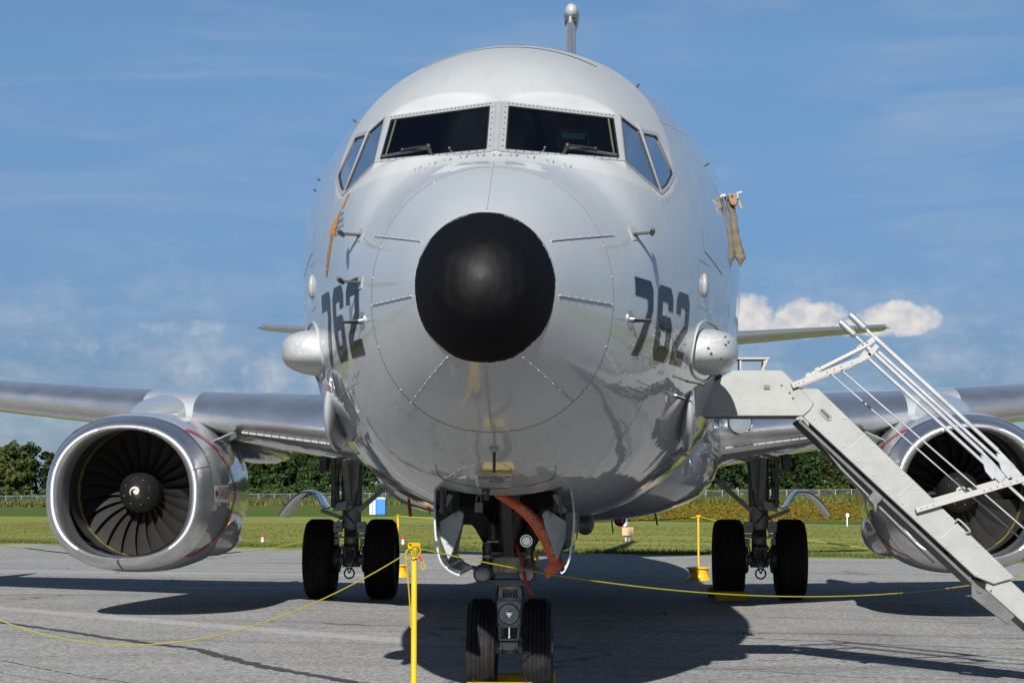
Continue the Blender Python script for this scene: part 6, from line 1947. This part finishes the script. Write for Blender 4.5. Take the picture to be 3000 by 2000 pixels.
# ------------------------------------------------------------------ small things in the field
zt = lambda x, y: float(terrain(x, y))
x, y = 1.55, 62.0
t = thing('field_lamp', 'glass jar lamp on a tan box standing on two legs in the grass', 'airfield light', (x, y, zt(x, y)))
z0 = zt(x, y)
mb = MB(); mb.box((x, y, z0 + .33), (.38, .30, .28)); build('housing', mb, M['box_tan'], t, bevel=.01)
mb = MB(); mb.cyl((x - .06, y, z0 - .05), (x - .06, y, z0 + .19), .045, n=12); mb.cyl((x + .06, y, z0 - .05), (x + .06, y, z0 + .19), .045, n=12); build('legs', mb, M['galv'], t)
mb = MB(); mb.lathe([(.115, .49), (.115, .50), (.10, .53), (.10, .68), (.085, .74), (.07, .76), (.001, .765)], (x - .1, y, z0), (0, 0, 1), 24); build('jar', mb, M['jar'], t)
mb = MB(); mb.lathe([(.13, .47), (.13, .50), (.11, .51)], (x - .1, y, z0), (0, 0, 1), 24); build('collar', mb, M['red_lamp'], t)
for lab, (x, y) in (('small white edge marker with dark red cap in the grass right of the left engine', (-10.3, 60.6)), ('small white edge marker with dark red cap in the grass left of the nearest post', (-5.4, 56.8))):
    z0 = zt(x, y); t = thing('edge_marker', lab, 'marker', (x, y, z0), 0, 'edge markers along the apron')
    mb = MB(); mb.cyl((x, y, z0 - .02), (x, y, z0 + .15), .045, .05, 14); build('body', mb, M['toilet_white'], t)
    mb = MB(); mb.cyl((x, y, z0 + .15), (x, y, z0 + .235), .06, .055, 14); build('cap', mb, M['red_mark'], t)
    mb = MB(); mb.cyl((x, y, z0 + .09), (x, y, z0 + .115), .058, n=14); build('band', mb, M['galv'], t)
x, y = 14.2, 112.0; z0 = zt(x, y)
t = thing('marker_post', 'thin white marker post with a rounded head in the rough grass', 'marker', (x, y, z0))
mb = MB(); mb.box((x, y, z0 + .25), (.05, .05, .6)); build('stake', mb, M['toilet_white'], t)
mb = MB(); mb.box((x + .02, y - .03, z0 + .60), (.16, .04, .22)); build('head', mb, M['toilet_white'], t, bevel=.03)
x, y = -28.6, 283.0; z0 = zt(x, y) - .02
t = thing('portable_toilet', 'bright blue portable toilet with white side panels far off in the field', 'toilet', (x, y, z0), 0)
mb = MB(); mb.box((x + .45, y, z0 + 1.08), (1.2, 1.2, 2.05)); cab_ = build('cabin', mb, M['toilet_blue'], t, bevel=.03)
mb = MB()
for k in range(3): mb.box((x + .45 - .3 + k * .3, y - .61, z0 + 1.1), (.05, .03, 1.8))
mb.box((x + .45, y - .62, z0 + .75), (.5, .02, .3)); build('ribs', mb, M['toilet_blue'], t)
mb = MB(); mb.grid([[(x + .45 + sx * .62 * k, y + sy * .62 * k, z0 + 2.1 + h) for sx, sy in ((-1, -1), (1, -1), (1, 1), (-1, 1))] for k, h in ((1, 0), (1, .05), (.55, .22))], True, caps=True); build('roof', mb, M['toilet_white'], t)
mb = MB()
for k in range(2): mb.box((x - .62 - k * .42 + .2, y - .2, z0 + 1.05), (.36, .8, 2.0))
build('side_panel', mb, M['toilet_white'], t, bevel=.02)
mb = MB()
for k in range(2): mb.box((x - .42 - k * .42 + .2, y - .25, z0 + 1.05), (.10, .8, 2.0))
build('panel_gap', mb, M['toilet_blue'], t)
x, y = -86.8, 409.0; z0 = zt(x, y)
t = thing('traffic_barrel', 'orange traffic barrel with white bands by the wire fence left of the left engine', 'barrel', (x, y, z0))
mb = MB(); mb.cyl((x, y, z0), (x, y, z0 + 1.1), .32, .25, 16); build('body', mb, M['orange_plastic'], t)
mb = MB(); mb.cyl((x, y, z0 + .35), (x, y, z0 + .5), .31, .30, 16, False); mb.cyl((x, y, z0 + .7), (x, y, z0 + .85), .29, .28, 16, False); build('band', mb, M['toilet_white'], t)
